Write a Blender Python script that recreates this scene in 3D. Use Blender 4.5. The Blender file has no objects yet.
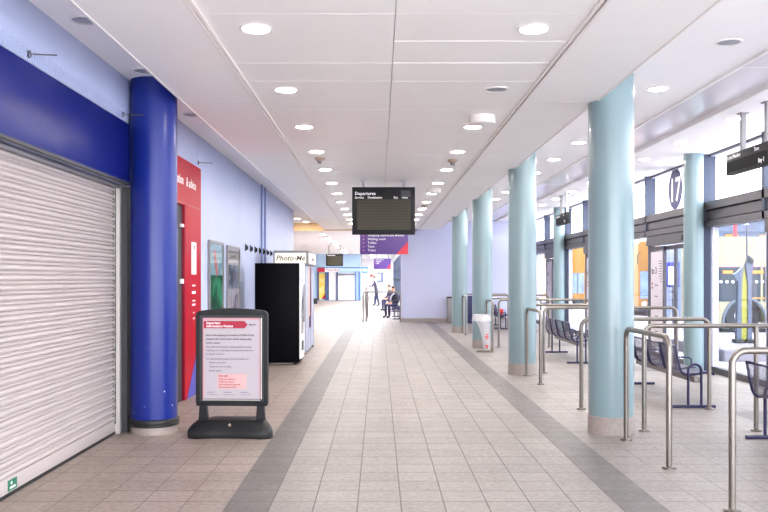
import bpy, bmesh, math, random
from mathutils import Vector, Matrix
random.seed(7)
sc = bpy.context.scene
COL = sc.collection
R = math.radians
EYE = 1.565

# ------------------------------------------------------------------ materials
def srgb(r, g, b):
    def f(c):
        c /= 255.0
        return c / 12.92 if c <= 0.04045 else ((c + 0.055) / 1.055) ** 2.4
    return (f(r), f(g), f(b), 1.0)

def mat(name, col, rough=0.5, metal=0.0, spec=0.5, emit=None, strength=0.0, noise=0.0, nscale=8.0, coat=0.0):
    m = bpy.data.materials.new(name); m.use_nodes = True
    nt = m.node_tree; b = nt.nodes['Principled BSDF']
    b.inputs['Base Color'].default_value = col
    b.inputs['Roughness'].default_value = rough
    b.inputs['Metallic'].default_value = metal
    b.inputs['Specular IOR Level'].default_value = spec
    b.inputs['Coat Weight'].default_value = coat
    b.inputs['Coat Roughness'].default_value = 0.15
    if emit:
        b.inputs['Emission Color'].default_value = emit
        b.inputs['Emission Strength'].default_value = strength
    if noise > 0:
        geo = nt.nodes.new('ShaderNodeNewGeometry')
        n = nt.nodes.new('ShaderNodeTexNoise'); n.inputs['Scale'].default_value = nscale; n.inputs['Detail'].default_value = 5
        nt.links.new(geo.outputs['Position'], n.inputs['Vector'])
        mr = nt.nodes.new('ShaderNodeMapRange')
        mr.inputs['From Min'].default_value = 0.3; mr.inputs['From Max'].default_value = 0.7
        mr.inputs['To Min'].default_value = 1 - noise; mr.inputs['To Max'].default_value = 1 + noise
        nt.links.new(n.outputs['Fac'], mr.inputs['Value'])
        mx = nt.nodes.new('ShaderNodeMix'); mx.data_type = 'RGBA'; mx.blend_type = 'MULTIPLY'; mx.inputs[0].default_value = 1
        mx.inputs[6].default_value = col
        nt.links.new(mr.outputs['Result'], mx.inputs[7])
        nt.links.new(mx.outputs[2], b.inputs['Base Color'])
    return m

def glass_mat(name, tint=(0.97, 0.98, 1, 1), refl=1.45, rough=0.02):
    m = bpy.data.materials.new(name); m.use_nodes = True
    nt = m.node_tree; nt.nodes.clear()
    o = nt.nodes.new('ShaderNodeOutputMaterial'); mix = nt.nodes.new('ShaderNodeMixShader')
    t = nt.nodes.new('ShaderNodeBsdfTransparent'); t.inputs[0].default_value = tint
    g = nt.nodes.new('ShaderNodeBsdfGlossy'); g.inputs['Roughness'].default_value = rough
    f = nt.nodes.new('ShaderNodeFresnel'); f.inputs[0].default_value = refl
    geo = nt.nodes.new('ShaderNodeNewGeometry'); inv = nt.nodes.new('ShaderNodeMath'); inv.operation = 'SUBTRACT'; inv.inputs[0].default_value = 1.0
    nt.links.new(geo.outputs['Backfacing'], inv.inputs[1])
    ml = nt.nodes.new('ShaderNodeMath'); ml.operation = 'MULTIPLY'; nt.links.new(f.outputs[0], ml.inputs[0]); nt.links.new(inv.outputs[0], ml.inputs[1])
    nt.links.new(ml.outputs[0], mix.inputs[0]); nt.links.new(t.outputs[0], mix.inputs[1]); nt.links.new(g.outputs[0], mix.inputs[2])
    nt.links.new(mix.outputs[0], o.inputs[0])
    return m

def ramp_mat(name, stops, scale=6.0, rough=0.4, detail=3.0, dist=0.6):
    m = mat(name, (0.5, 0.5, 0.5, 1), rough, spec=0.12)
    nt = m.node_tree; b = nt.nodes['Principled BSDF']
    geo = nt.nodes.new('ShaderNodeNewGeometry')
    n = nt.nodes.new('ShaderNodeTexNoise'); n.inputs['Scale'].default_value = scale; n.inputs['Detail'].default_value = detail; n.inputs['Distortion'].default_value = dist
    nt.links.new(geo.outputs['Position'], n.inputs['Vector'])
    r = nt.nodes.new('ShaderNodeValToRGB'); el = r.color_ramp.elements
    el[0].position, el[0].color = stops[0]; el[1].position, el[1].color = stops[-1]
    for p, c in stops[1:-1]:
        e = el.new(p); e.color = c
    nt.links.new(n.outputs['Fac'], r.inputs[0]); nt.links.new(r.outputs[0], b.inputs['Base Color'])
    return m

def floor_mat():
    m = bpy.data.materials.new('floor_tiles'); m.use_nodes = True
    nt = m.node_tree; L = nt.links; b = nt.nodes['Principled BSDF']
    geo = nt.nodes.new('ShaderNodeNewGeometry'); sep = nt.nodes.new('ShaderNodeSeparateXYZ'); L.new(geo.outputs['Position'], sep.inputs[0])
    def M(op, a, bb=None, c=None):
        n = nt.nodes.new('ShaderNodeMath'); n.operation = op
        for i, v in enumerate((a, bb, c)):
            if v is None: continue
            if isinstance(v, (int, float)): n.inputs[i].default_value = v
            else: L.new(v, n.inputs[i])
        return n.outputs[0]
    x, y = sep.outputs[0], sep.outputs[1]
    u = M('DIVIDE', M('ADD', x, 0.748 + 30), 0.3); v = M('DIVIDE', M('ADD', y, 30 - 5.98), 0.3)
    fu, fv = M('FRACT', u), M('FRACT', v)
    du = M('MINIMUM', fu, M('SUBTRACT', 1, fu)); dv = M('MINIMUM', fv, M('SUBTRACT', 1, fv))
    ju = M('LESS_THAN', du, 0.015); jv = M('LESS_THAN', dv, 0.019)
    cmb = nt.nodes.new('ShaderNodeCombineXYZ'); L.new(M('FLOOR', u), cmb.inputs[0]); L.new(M('FLOOR', v), cmb.inputs[1])
    wn = nt.nodes.new('ShaderNodeTexWhiteNoise'); wn.noise_dimensions = '2D'; L.new(cmb.outputs[0], wn.inputs['Vector'])
    def noise(scale, detail=4, vec=None):
        n = nt.nodes.new('ShaderNodeTexNoise'); n.inputs['Scale'].default_value = scale; n.inputs['Detail'].default_value = detail
        L.new(vec or geo.outputs['Position'], n.inputs['Vector']); return n.outputs['Fac']
    val = M('ADD', 0.92, M('MULTIPLY', wn.outputs['Value'], 0.13))
    val = M('ADD', val, M('MULTIPLY', M('SUBTRACT', noise(26, 8), 0.5), 1.1))
    val = M('ADD', val, M('MULTIPLY', M('SUBTRACT', noise(1.1, 3), 0.5), 0.34))
    # two dark bands one tile wide
    b1 = M('MULTIPLY', M('GREATER_THAN', x, -1.048), M('LESS_THAN', x, -0.748))
    b2 = M('MULTIPLY', M('GREATER_THAN', x, 1.652), M('LESS_THAN', x, 1.952))
    # darker tiles laid across each gate
    fg = M('FRACT', M('DIVIDE', M('ADD', y, 53.3 - 9.0), 5.33))
    b3 = M('MULTIPLY', M('MULTIPLY', M('GREATER_THAN', x, 4.1), M('LESS_THAN', x, 5.55)), M('LESS_THAN', fg, 0.2))
    band = M('MINIMUM', M('ADD', M('ADD', b1, b2), b3), 1)
    mixc = nt.nodes.new('ShaderNodeMix'); mixc.data_type = 'RGBA'
    L.new(band, mixc.inputs[0])
    # stained, browner tiles along the shops, lightened to offset dim light; greyer tiles elsewhere
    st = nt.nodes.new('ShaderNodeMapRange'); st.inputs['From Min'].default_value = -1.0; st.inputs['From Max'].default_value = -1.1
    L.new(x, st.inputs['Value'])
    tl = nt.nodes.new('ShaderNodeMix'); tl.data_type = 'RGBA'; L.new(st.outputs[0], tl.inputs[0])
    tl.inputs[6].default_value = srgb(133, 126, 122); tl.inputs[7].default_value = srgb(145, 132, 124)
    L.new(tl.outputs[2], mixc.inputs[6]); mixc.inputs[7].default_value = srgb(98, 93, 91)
    mul = nt.nodes.new('ShaderNodeMix'); mul.data_type = 'RGBA'; mul.blend_type = 'MULTIPLY'; mul.inputs[0].default_value = 1
    L.new(mixc.outputs[2], mul.inputs[6]); L.new(val, mul.inputs[7])
    # grout: dark in the middle lane and along y, faint across
    inb = M('MULTIPLY', M('GREATER_THAN', x, -0.8), M('LESS_THAN', x, 1.70))
    gu = M('MULTIPLY', ju, M('ADD', 0.55, M('MULTIPLY', inb, 0.4)))
    gv = M('MULTIPLY', jv, M('ADD', 0.6, M('MULTIPLY', wn.outputs['Value'], 0.4)))
    fj = M('FRACT', M('DIVIDE', M('ADD', y, 53.3 - 8.68), 5.33))
    gj = M('MULTIPLY', M('LESS_THAN', fj, 0.006), 0.45)
    grout = M('MAXIMUM', M('MAXIMUM', gu, gv), gj)
    mg = nt.nodes.new('ShaderNodeMix'); mg.data_type = 'RGBA'; L.new(grout, mg.inputs[0])
    L.new(mul.outputs[2], mg.inputs[6]); mg.inputs[7].default_value = srgb(62, 52, 50)
    L.new(mg.outputs[2], b.inputs['Base Color'])
    L.new(M('ADD', 0.38, M('MULTIPLY', noise(7, 4), 0.2)), b.inputs['Roughness']); b.inputs['Specular IOR Level'].default_value = 0.42
    bump = nt.nodes.new('ShaderNodeBump'); bump.inputs['Strength'].default_value = 0.15; bump.inputs['Distance'].default_value = 0.002
    L.new(M('SUBTRACT', 1, grout), bump.inputs['Height']); L.new(bump.outputs[0], b.inputs['Normal'])
    return m

def mesh_mat(name, col, scale=260.0, open_=0.25):
    """perforated sheet: real holes through the metal"""
    m = bpy.data.materials.new(name); m.use_nodes = True
    nt = m.node_tree; L = nt.links; b = nt.nodes['Principled BSDF']; out = nt.nodes['Material Output']
    b.inputs['Base Color'].default_value = col; b.inputs['Roughness'].default_value = 0.4
    tc = nt.nodes.new('ShaderNodeTexCoord'); v = nt.nodes.new('ShaderNodeTexVoronoi'); v.inputs['Scale'].default_value = scale / 3; v.inputs['Randomness'].default_value = 0
    L.new(tc.outputs['Object'], v.inputs['Vector'])
    lt = nt.nodes.new('ShaderNodeMath'); lt.operation = 'LESS_THAN'; lt.inputs[1].default_value = open_; L.new(v.outputs['Distance'], lt.inputs[0])
    t = nt.nodes.new('ShaderNodeBsdfTransparent'); mix = nt.nodes.new('ShaderNodeMixShader')
    L.new(lt.outputs[0], mix.inputs[0]); L.new(b.outputs[0], mix.inputs[1]); L.new(t.outputs[0], mix.inputs[2]); L.new(mix.outputs[0], out.inputs[0])
    return m

def chip_mat(name, col):
    """blue gloss paint with small white chips low on the shaft"""
    m = mat(name, col, 0.3, spec=0.35)
    nt = m.node_tree; L = nt.links; b = nt.nodes['Principled BSDF']
    geo = nt.nodes.new('ShaderNodeNewGeometry'); v = nt.nodes.new('ShaderNodeTexNoise'); v.inputs['Scale'].default_value = 30; v.inputs['Detail'].default_value = 2
    L.new(geo.outputs['Position'], v.inputs['Vector'])
    sep = nt.nodes.new('ShaderNodeSeparateXYZ'); L.new(geo.outputs['Position'], sep.inputs[0])
    a = nt.nodes.new('ShaderNodeMath'); a.operation = 'GREATER_THAN'; a.inputs[1].default_value = 0.755; L.new(v.outputs['Fac'], a.inputs[0])
    z = nt.nodes.new('ShaderNodeMath'); z.operation = 'LESS_THAN'; z.inputs[1].default_value = 0.95; L.new(sep.outputs[2], z.inputs[0])
    k = nt.nodes.new('ShaderNodeMath'); k.operation = 'MULTIPLY'; L.new(a.outputs[0], k.inputs[0]); L.new(z.outputs[0], k.inputs[1])
    mx = nt.nodes.new('ShaderNodeMix'); mx.data_type = 'RGBA'; L.new(k.outputs[0], mx.inputs[0]); mx.inputs[6].default_value = col; mx.inputs[7].default_value = srgb(220, 222, 235)
    L.new(mx.outputs[2], b.inputs['Base Color'])
    return m

M = dict(
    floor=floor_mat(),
    ceil=mat('ceiling_panel_paint', srgb(252, 250, 246), 0.45, spec=0.7, noise=0.02, nscale=1.2),
    ceil_gloss=mat('ceiling_strip_gloss', srgb(236, 232, 238), 0.16, noise=0.03, nscale=0.8),
    ceil_matt=mat('soffit_paint', srgb(251, 249, 249), 0.6, noise=0.02, nscale=1.2),
    trim=mat('ceiling_trim', srgb(244, 238, 234), 0.35),
    gap=mat('shadow_gap', srgb(190, 182, 180), 0.7),
    periwinkle=mat('pale_periwinkle_wall', srgb(177, 187, 218), 0.45, noise=0.03, nscale=0.9),
    lavender=mat('lavender_wall', srgb(198, 202, 231), 0.55, noise=0.03, nscale=0.7),
    white_wall=mat('white_wall', srgb(240, 240, 246), 0.5, noise=0.02, nscale=0.6),
    skirting=mat('beige_tile_skirting', srgb(159, 148, 144), 0.45, noise=0.08, nscale=18),
    navy=mat('navy_fascia', srgb(17, 28, 107), 0.3, spec=0.12, noise=0.05, nscale=2),
    navy_col=chip_mat('navy_column_paint', srgb(20, 38, 122)),
    mint=mat('mint_column_paint', srgb(122, 144, 149), 0.3, noise=0.025, nscale=2.0, coat=0.15),
    coltile=mat('column_foot_tile', srgb(153, 142, 137), 0.45, noise=0.1, nscale=26),
    shutter=mat('pinkish_white_shutter', srgb(180, 170, 169), 0.45, noise=0.02, nscale=2),
    alu=mat('aluminium', srgb(205, 200, 196), 0.35, 0.6),
    steel=mat('brushed_stainless', srgb(131, 125, 118), 0.34, 0.8, noise=0.05, nscale=40),
    chrome=mat('chrome', srgb(205, 205, 210), 0.15, 1.0),
    charcoal=mat('charcoal_frame', srgb(42, 44, 50), 0.5),
    black=mat('black_plastic', srgb(22, 23, 26), 0.46, spec=0.3, noise=0.1, nscale=20),
    black_rubber=mat('black_rubber', srgb(26, 26, 28), 0.55),
    black_gloss=mat('black_gloss_panel', srgb(5, 5, 9), 0.45, spec=0.06),
    signblack=mat('sign_black', srgb(25, 25, 30), 0.5, spec=0.25),
    led=mat('dark_led_screen', srgb(57, 53, 39), 0.4, spec=0.2),
    led_line=mat('dark_led_line', srgb(46, 42, 33), 0.4, spec=0.2),
    white=mat('white_print', srgb(246, 246, 248), 0.5),
    paper=mat('poster_paper', srgb(174, 167, 174), 0.45, spec=0.25),
    ink=mat('grey_ink', srgb(40, 36, 50), 0.6),
    ink_pale=mat('pale_grey_ink', srgb(92, 86, 100), 0.6),
    red=mat('gloss_red_panel', srgb(170, 7, 35), 0.35, spec=0.06),
    red_dark=mat('dark_red_jamb', srgb(140, 16, 46), 0.3),
    red_print=mat('red_print', srgb(160, 48, 66), 0.5, spec=0.2),
    pink_print=mat('pink_print', srgb(204, 164, 164), 0.5),
    rose=mat('rose_edge_print', srgb(196, 138, 148), 0.5),
    blue_print=mat('blue_print', srgb(62, 66, 168), 0.35),
    disc_navy=mat('disc_navy', srgb(34, 38, 104), 0.4),
    beige=mat('warm_glow_downstand', srgb(226, 202, 168), 0.6),  # warm glow of the soffit lamps put into the colour
    purple=mat('purple_sign', srgb(85, 52, 129), 0.4),
    signred=mat('sign_red', srgb(209, 37, 61), 0.4),
    mullion=mat('blue_grey_mullion', srgb(66, 73, 92), 0.5, 0.0, 0.3),
    beam=mat('grey_transom', srgb(85, 82, 87), 0.4, 0.2, noise=0.04, nscale=5),
    dark_frame=mat('dark_door_frame', srgb(72, 70, 80), 0.4),
    pale_frame=mat('pale_frame', srgb(206, 206, 222), 0.4),
    glass=glass_mat('window_glass'),
    door_glass=glass_mat('door_glass', (0.66, 0.67, 0.70, 1)),  # glass darkened to hold back the bright outdoors
    tinted=glass_mat('tinted_pane', (0.66, 0.67, 0.69, 1)),  # tint put in to dim the overbright view outside
    poster_glass=glass_mat('poster_glass', (0.97, 0.98, 1, 1), 1.12),
    vinyl=mat('white_vinyl', srgb(209, 201, 211), 0.5),
    navy_frame=mat('navy_bench_frame', srgb(20, 15, 68), 0.38),
    perf=mesh_mat('perforated_seat', srgb(78, 76, 100), 1500, 0.42),
    bench_beam=mat('grey_bench_beam', srgb(138, 132, 130), 0.45, 0.3),
    lamp=mat('lit_diffuser', srgb(255, 250, 244), 0.4, emit=(1, 0.93, 0.84, 1), strength=72),
    lamp_warm=mat('warm_lit_diffuser', srgb(255, 240, 215), 0.4, emit=(1, 0.72, 0.42, 1), strength=70),
    lamp_off=mat('unlit_diffuser', srgb(150, 152, 160), 0.4),
    lamp_far=mat('cool_lit_diffuser', srgb(255, 255, 255), 0.4, emit=(0.96, 0.97, 1, 1), strength=250),
    ring=mat('white_trim_ring', srgb(236, 232, 230), 0.35),
    drum=mat('white_drum', srgb(232, 226, 222), 0.4),
    brown=mat('beige_sensor', srgb(170, 150, 128), 0.5),
    signbox=mat('backlit_sign_face', srgb(236, 228, 206), 0.4, emit=(1, 0.94, 0.82, 1), strength=0.12),
    booth=mat('booth_grey', srgb(183, 183, 196), 0.4),
    booth_dark=mat('booth_dark_grey', srgb(128, 126, 130), 0.45),
    booth_ink=mat('booth_ink', srgb(84, 62, 52), 0.5),
    bluewhite=mat('booth_pale_blue', srgb(190, 198, 225), 0.4),
    orange_print=ramp_mat('portrait_print', [(0.3, srgb(236, 110, 90)), (0.5, srgb(250, 196, 150)), (0.7, srgb(240, 150, 130))], 4),
    plum=mat('plum_print', srgb(80, 40, 92), 0.4),
    poster_green=ramp_mat('green_poster_print', [(0.32, srgb(6, 36, 28)), (0.45, srgb(10, 88, 56)), (0.58, srgb(70, 150, 112)), (0.7, srgb(12, 18, 22))], 5.0, 0.3),
    poster_teal=ramp_mat('teal_poster_print', [(0.35, srgb(140, 170, 176)), (0.55, srgb(96, 146, 156)), (0.7, srgb(176, 192, 196))], 4.0, 0.3),
    poster_red=mat('poster_red_shape', srgb(204, 84, 70), 0.35),
    poster_grey=ramp_mat('grey_poster_print', [(0.3, srgb(24, 24, 38)), (0.5, srgb(80, 86, 104)), (0.68, srgb(160, 166, 182))], 6.0, 0.3),
    poster_mauve=ramp_mat('mauve_poster_print', [(0.36, srgb(44, 32, 48)), (0.52, srgb(104, 88, 110)), (0.66, srgb(180, 172, 186))], 7.0, 0.3),
    poster_dark=mat('poster_dark', srgb(32, 34, 40), 0.35),
    sky_shop=mat('pale_blue_fascia', srgb(190, 222, 248), 0.5),
    shop_blue=mat('blue_shop_frame', srgb(98, 128, 186), 0.5),
    shop_dark=mat('slate_shop_frame', srgb(70, 78, 120), 0.5),
    pipe_blue=mat('pipe_blue', srgb(128, 140, 190), 0.5),
    cyan_sign=mat('blue_square_sign', srgb(20, 84, 146), 0.4),
    yellow_poster=ramp_mat('yellow_poster_print', [(0.35, srgb(250, 214, 90)), (0.6, srgb(252, 236, 160)), (0.72, srgb(250, 190, 90))], 2.0),
    bright_shutter=mat('bright_white_shutter', srgb(240, 240, 248), 0.5),
    sticker=mat('green_sticker', srgb(18, 110, 84), 0.4),
    bag=mat('clear_white_bag', srgb(218, 218, 224), 0.35),
    cream=mat('cream_bus_paint', srgb(159, 155, 127), 0.3),
    busyellow=mat('yellow_bus_paint', srgb(190, 133, 48), 0.3),
    busglass=mat('bus_glass', srgb(34, 44, 60), 0.12, noise=0.35, nscale=1.4),
    busglass_pale=mat('pale_bus_glass', srgb(150, 176, 216), 0.15, noise=0.3, nscale=1.8),
    busled=mat('orange_display', srgb(255, 130, 50), 0.4, emit=(1, 0.42, 0.12, 1), strength=0.25),
    tyre=mat('tyre', srgb(40, 40, 46), 0.7),
    arch=mat('wheel_arch_trim', srgb(96, 104, 118), 0.5),
    asphalt=mat('pale_concrete_ground', srgb(188, 185, 192), 0.8, noise=0.06, nscale=2),
    kerb=mat('pale_kerb', srgb(139, 135, 148), 0.7, noise=0.04, nscale=3),
    pylon=mat('grey_marker_paint', srgb(92, 103, 124), 0.4),
    pylon_yellow=mat('yellow_marker_stripe', srgb(163, 163, 61), 0.45),
    brick=mat('warm_far_building', srgb(190, 160, 140), 0.7, noise=0.1, nscale=1),
    slate=mat('slate_glazing', srgb(120, 134, 164), 0.3, noise=0.25, nscale=0.8),
    redpole=mat('red_post_paint', srgb(200, 70, 84), 0.4),
    skin=mat('skin', srgb(214, 164, 138), 0.5),
    hair=mat('brown_hair', srgb(78, 60, 46), 0.7),
    hair_dark=mat('dark_hair', srgb(70, 52, 50), 0.7),
    jacket=mat('mauve_grey_jacket', srgb(66, 60, 82), 0.8, noise=0.1, nscale=20),
    trousers=mat('navy_trousers', srgb(44, 48, 84), 0.8),
    coat=mat('black_coat', srgb(34, 36, 54), 0.7),
    shoe=mat('dark_shoe', srgb(28, 28, 34), 0.6),
    stripe=mat('pale_coat_stripe', srgb(222, 222, 232), 0.7),
    red_cloth=mat('red_cloth', srgb(226, 66, 60), 0.7),
    bin=mat('grey_bin_metal', srgb(150, 148, 150), 0.45, 0.3),
    bin_blue=mat('dark_blue_bin', srgb(44, 46, 92), 0.45),
    spike=mat('clear_pale_spikes', srgb(150, 160, 190), 0.3),
)

def translucent(m, fac):
    nt = m.node_tree; out = nt.nodes['Material Output']; b = nt.nodes['Principled BSDF']
    t = nt.nodes.new('ShaderNodeBsdfTransparent'); mx = nt.nodes.new('ShaderNodeMixShader'); mx.inputs[0].default_value = fac
    nt.links.new(b.outputs[0], mx.inputs[1]); nt.links.new(t.outputs[0], mx.inputs[2]); nt.links.new(mx.outputs[0], out.inputs[0])
translucent(M['bag'], 0.3)

# ------------------------------------------------------------------ mesh builder
class MB:
    def __init__(s): s.bm = bmesh.new()
    def box(s, x0, x1, y0, y1, z0, z1, bev=0.0, seg=2):
        vs = [s.bm.verts.new((x, y, z)) for x in (x0, x1) for y in (y0, y1) for z in (z0, z1)]
        fs = [(0, 1, 3, 2), (4, 6, 7, 5), (0, 4, 5, 1), (2, 3, 7, 6), (0, 2, 6, 4), (1, 5, 7, 3)]
        faces = [s.bm.faces.new([vs[i] for i in f]) for f in fs]
        if bev > 0:
            es = list({e for f in faces for e in f.edges})
            bmesh.ops.bevel(s.bm, geom=es, offset=bev, segments=seg, affect='EDGES', profile=0.5)
        return s
    def ring(s, p, ax, r, n, up=None):
        ax = Vector(ax).normalized()
        up = Vector(up) if up else (Vector((0, 0, 1)) if abs(ax.z) < 0.9 else Vector((1, 0, 0)))
        a = ax.cross(up).normalized(); b = ax.cross(a).normalized()
        return [s.bm.verts.new(Vector(p) + a * (r * math.cos(2 * math.pi * k / n)) + b * (r * math.sin(2 * math.pi * k / n))) for k in range(n)]
    def skin(s, A, B):
        n = len(A)
        for k in range(n): s.bm.faces.new((A[k], A[(k + 1) % n], B[(k + 1) % n], B[k]))
    def cyl(s, p0, p1, r0, r1=None, n=20, cap=True):
        r1 = r0 if r1 is None else r1
        ax = Vector(p1) - Vector(p0)
        A = s.ring(p0, ax, r0, n); B = s.ring(p1, ax, r1, n); s.skin(A, B)
        if cap: s.bm.faces.new(A[::-1]); s.bm.faces.new(B)
        return s
    def lathe(s, c, prof, n=32, cap=True):
        rings = [[s.bm.verts.new((c[0] + r * math.cos(2 * math.pi * k / n), c[1] + r * math.sin(2 * math.pi * k / n), c[2] + z)) for k in range(n)] for r, z in prof]
        for A, B in zip(rings, rings[1:]): s.skin(A, B)
        if cap: s.bm.faces.new(rings[0][::-1]); s.bm.faces.new(rings[-1])
        return s
    def tube(s, path, r, n=10, closed=False):
        path = [Vector(p) for p in path]; rings = []; prev = None; N = len(path)
        for i, p in enumerate(path):
            a = path[(i - 1) % N] if closed else path[max(i - 1, 0)]; b = path[(i + 1) % N] if closed else path[min(i + 1, N - 1)]
            t = (b - a).normalized()
            if prev is None:
                u = Vector((0, 0, 1)) if abs(t.z) < 0.9 else Vector((1, 0, 0))
                u = (u - t * u.dot(t)).normalized()
            else: u = (prev - t * prev.dot(t)).normalized()
            prev = u; w = t.cross(u)
            rings.append([s.bm.verts.new(p + u * (r * math.cos(2 * math.pi * k / n)) + w * (r * math.sin(2 * math.pi * k / n))) for k in range(n)])
        for A, B in zip(rings, rings[1:]): s.skin(A, B)
        if closed: s.skin(rings[-1], rings[0])
        else: s.bm.faces.new(rings[0][::-1]); s.bm.faces.new(rings[-1])
        return s
    def prism(s, pts, d):
        """closed polygon pts (3-D, planar) extruded by vector d"""
        d = Vector(d)
        A = [s.bm.verts.new(p) for p in pts]; B = [s.bm.verts.new(Vector(p) + d) for p in pts]
        s.bm.faces.new(A[::-1]); s.bm.faces.new(B); s.skin(A, B)
        return s
    def sheet(s, rows):
        g = [[s.bm.verts.new(p) for p in row] for row in rows]
        for i in range(len(g) - 1):
            for j in range(len(g[0]) - 1): s.bm.faces.new((g[i][j], g[i + 1][j], g[i + 1][j + 1], g[i][j + 1]))
        return s
    def text(s, txt, size, origin, face='-y', bold=0.0, align='LEFT', ext=0.0008, spacing=1.0, shear=0.0):
        cu = bpy.data.curves.new('lettering', 'FONT'); cu.body = txt; cu.size = size; cu.align_x = align
        cu.extrude = ext; cu.offset = bold * size; cu.resolution_u = 2; cu.space_character = spacing; cu.shear = shear
        ob = bpy.data.objects.new('lettering', cu); COL.objects.link(ob)
        dg = bpy.context.evaluated_depsgraph_get(); dg.update()
        me = bpy.data.meshes.new_from_object(ob.evaluated_get(dg))
        rot = {'-y': Matrix(((1, 0, 0), (0, 0, -1), (0, 1, 0))), '+x': Matrix(((0, 0, 1), (1, 0, 0), (0, 1, 0))), '-x': Matrix(((0, 0, -1), (-1, 0, 0), (0, 1, 0)))}[face].to_4x4()
        me.transform(Matrix.Translation(origin) @ rot)
        s.bm.from_mesh(me)
        bpy.data.objects.remove(ob); bpy.data.curves.remove(cu); bpy.data.meshes.remove(me)
        return s
    def build(s, name, m, parent=None, smooth=True, mw=None):
        bmesh.ops.recalc_face_normals(s.bm, faces=s.bm.faces)
        me = bpy.data.meshes.new(name); s.bm.to_mesh(me); s.bm.free()
        for x in (m if isinstance(m, (list, tuple)) else [m]): me.materials.append(x)
        if smooth:
            me.shade_smooth(); me.set_sharp_from_angle(angle=R(38))
        o = bpy.data.objects.new(name, me); COL.objects.link(o)
        if parent is not None: o.parent = parent
        return o

def tag(o, label, cat, group=None, kind=None):
    o['label'] = label; o['category'] = cat
    if group: o['group'] = group
    if kind: o['kind'] = kind
    return o
def thing(name, label, cat, loc=(0, 0, 0), group=None, rz=0.0, kind=None):
    o = bpy.data.objects.new(name, None); COL.objects.link(o); o.location = loc; o.rotation_euler[2] = rz
    o.empty_display_size = 0.1
    return tag(o, label, cat, group, kind)
def struct(name, mb, m, parent=None, smooth=False):
    o = mb.build(name, m, parent, smooth)
    if parent is None: o['kind'] = 'structure'
    return o
def sempty(name):
    o = bpy.data.objects.new(name, None); COL.objects.link(o); o['kind'] = 'structure'; return o
def copy_tree(o, loc, label, parent=None, group=None):
    kids = [c for c in bpy.data.objects if c.parent == o]
    c = o.copy(); COL.objects.link(c)
    if parent is None: c.location = loc; c['label'] = label
    else: c.parent = parent
    for k in kids: copy_tree(k, None, None, c)
    return c
def round_path(pts, r, n=6):
    pts = [Vector(p) for p in pts]; out = [pts[0]]
    for a, b, c in zip(pts, pts[1:], pts[2:]):
        d1 = (a - b).normalized(); d2 = (c - b).normalized()
        p1, p2 = b + d1 * r, b + d2 * r
        for k in range(n + 1):
            t = k / n; out.append(p1 * (1 - t) ** 2 + b * 2 * t * (1 - t) + p2 * t * t) if False else None
        cen = b + (d1 + d2) * r      # right-angle fillet
        for k in range(n + 1):
            a_ = (math.pi / 2) * k / n
            out.append(cen - d2 * (r * math.cos(a_)) - d1 * (r * math.sin(a_)))
        out = [x for x in out if x is not None]
    out.append(pts[-1]); return out
def letter(parent, txt, size, pos, face, m, bold=0.0, name='lettering', align='LEFT', shear=0.0):
    return MB().text(txt, size, pos, face, bold, align, shear=shear).build(name, M[m], parent)
ORD = 'first second third fourth fifth sixth seventh eighth ninth tenth eleventh twelfth thirteenth fourteenth'.split()

# ------------------------------------------------------------------ camera / world
cam = bpy.data.cameras.new('camera'); co = bpy.data.objects.new('camera', cam); COL.objects.link(co)
co.location = (0, 0, EYE); co.rotation_euler = (R(90), 0, 0)
cam.sensor_width = 36; cam.lens = 36 * 852 / 768; cam.shift_x = 5 / 768; cam.shift_y = 22.5 / 768
cam.clip_start = 0.05; cam.clip_end = 500
sc.camera = co
w = bpy.data.worlds.new('overcast_sky'); sc.world = w; w.use_nodes = True
bg = w.node_tree.nodes['Background']; bg.inputs[0].default_value = (0.94, 0.96, 1.0, 1); bg.inputs[1].default_value = 3.15
sc.view_settings.view_transform = 'Standard'; sc.view_settings.look = 'None'; sc.view_settings.gamma = 1
sc.view_settings.use_curve_mapping = False; sc.view_settings.exposure = 1.95
sc.cycles.use_denoising = True; sc.cycles.max_bounces = 10; sc.cycles.diffuse_bounces = 6; sc.cycles.transparent_max_bounces = 16
sc.cycles.sample_clamp_indirect = 6.0

# ------------------------------------------------------------------ floor and ceiling
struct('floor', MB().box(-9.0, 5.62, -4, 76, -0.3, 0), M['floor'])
ZC, ZL, ZR, XL, XR = 3.35, 3.58, 3.65, -2.54, 5.6
B0, B1, B2, B3 = -1.972, -1.236, 1.462, 2.182
cm = MB()
y = 5.816 - 0.66 * 15
while y < 30.9:
    for xa, xb in ((B1 + 0.03, 0.110), (0.116, B2 - 0.03)):
        tilt = random.uniform(-0.002, 0.002)
        pts = [(xa, y, ZC + 0.02 + tilt), (xa, y + 0.656, ZC + 0.02 - tilt), (xa, y + 0.656, ZC + 0.06), (xa, y, ZC + 0.06)]
        cm.prism(pts, (xb - xa, 0, 0))
    y += 0.66
struct('ceiling', cm, M['ceil'])
struct('ceiling.001', MB().box(B1 - 0.2, B2 + 0.2, -4, 31, ZC + 0.07, ZC + 0.12), M['gap'])
bk = MB()
for xa, xb in ((B0, B1 - 0.03), (B2 + 0.03, B3)):
    y = -3.4
    while y < 30.9:
        bk.box(xa, xb, y, min(y + 3.994, 31), ZC, ZC + 0.4); y += 4.0
struct('ceiling.002', bk, M['ceil'])
struct('trim_1', MB().box(B1 - 0.0295, B1 - 0.006, -4, 31, ZC - 0.003, ZC + 0.07).box(B1 + 0.005, B1 + 0.0295, -4, 31, ZC + 0.006, ZC + 0.07), M['trim'])
struct('trim_2', MB().box(B2 + 0.006, B2 + 0.0295, -4, 31, ZC - 0.003, ZC + 0.07).box(B2 - 0.0295, B2 - 0.005, -4, 31, ZC + 0.006, ZC + 0.07), M['trim'])
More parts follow.
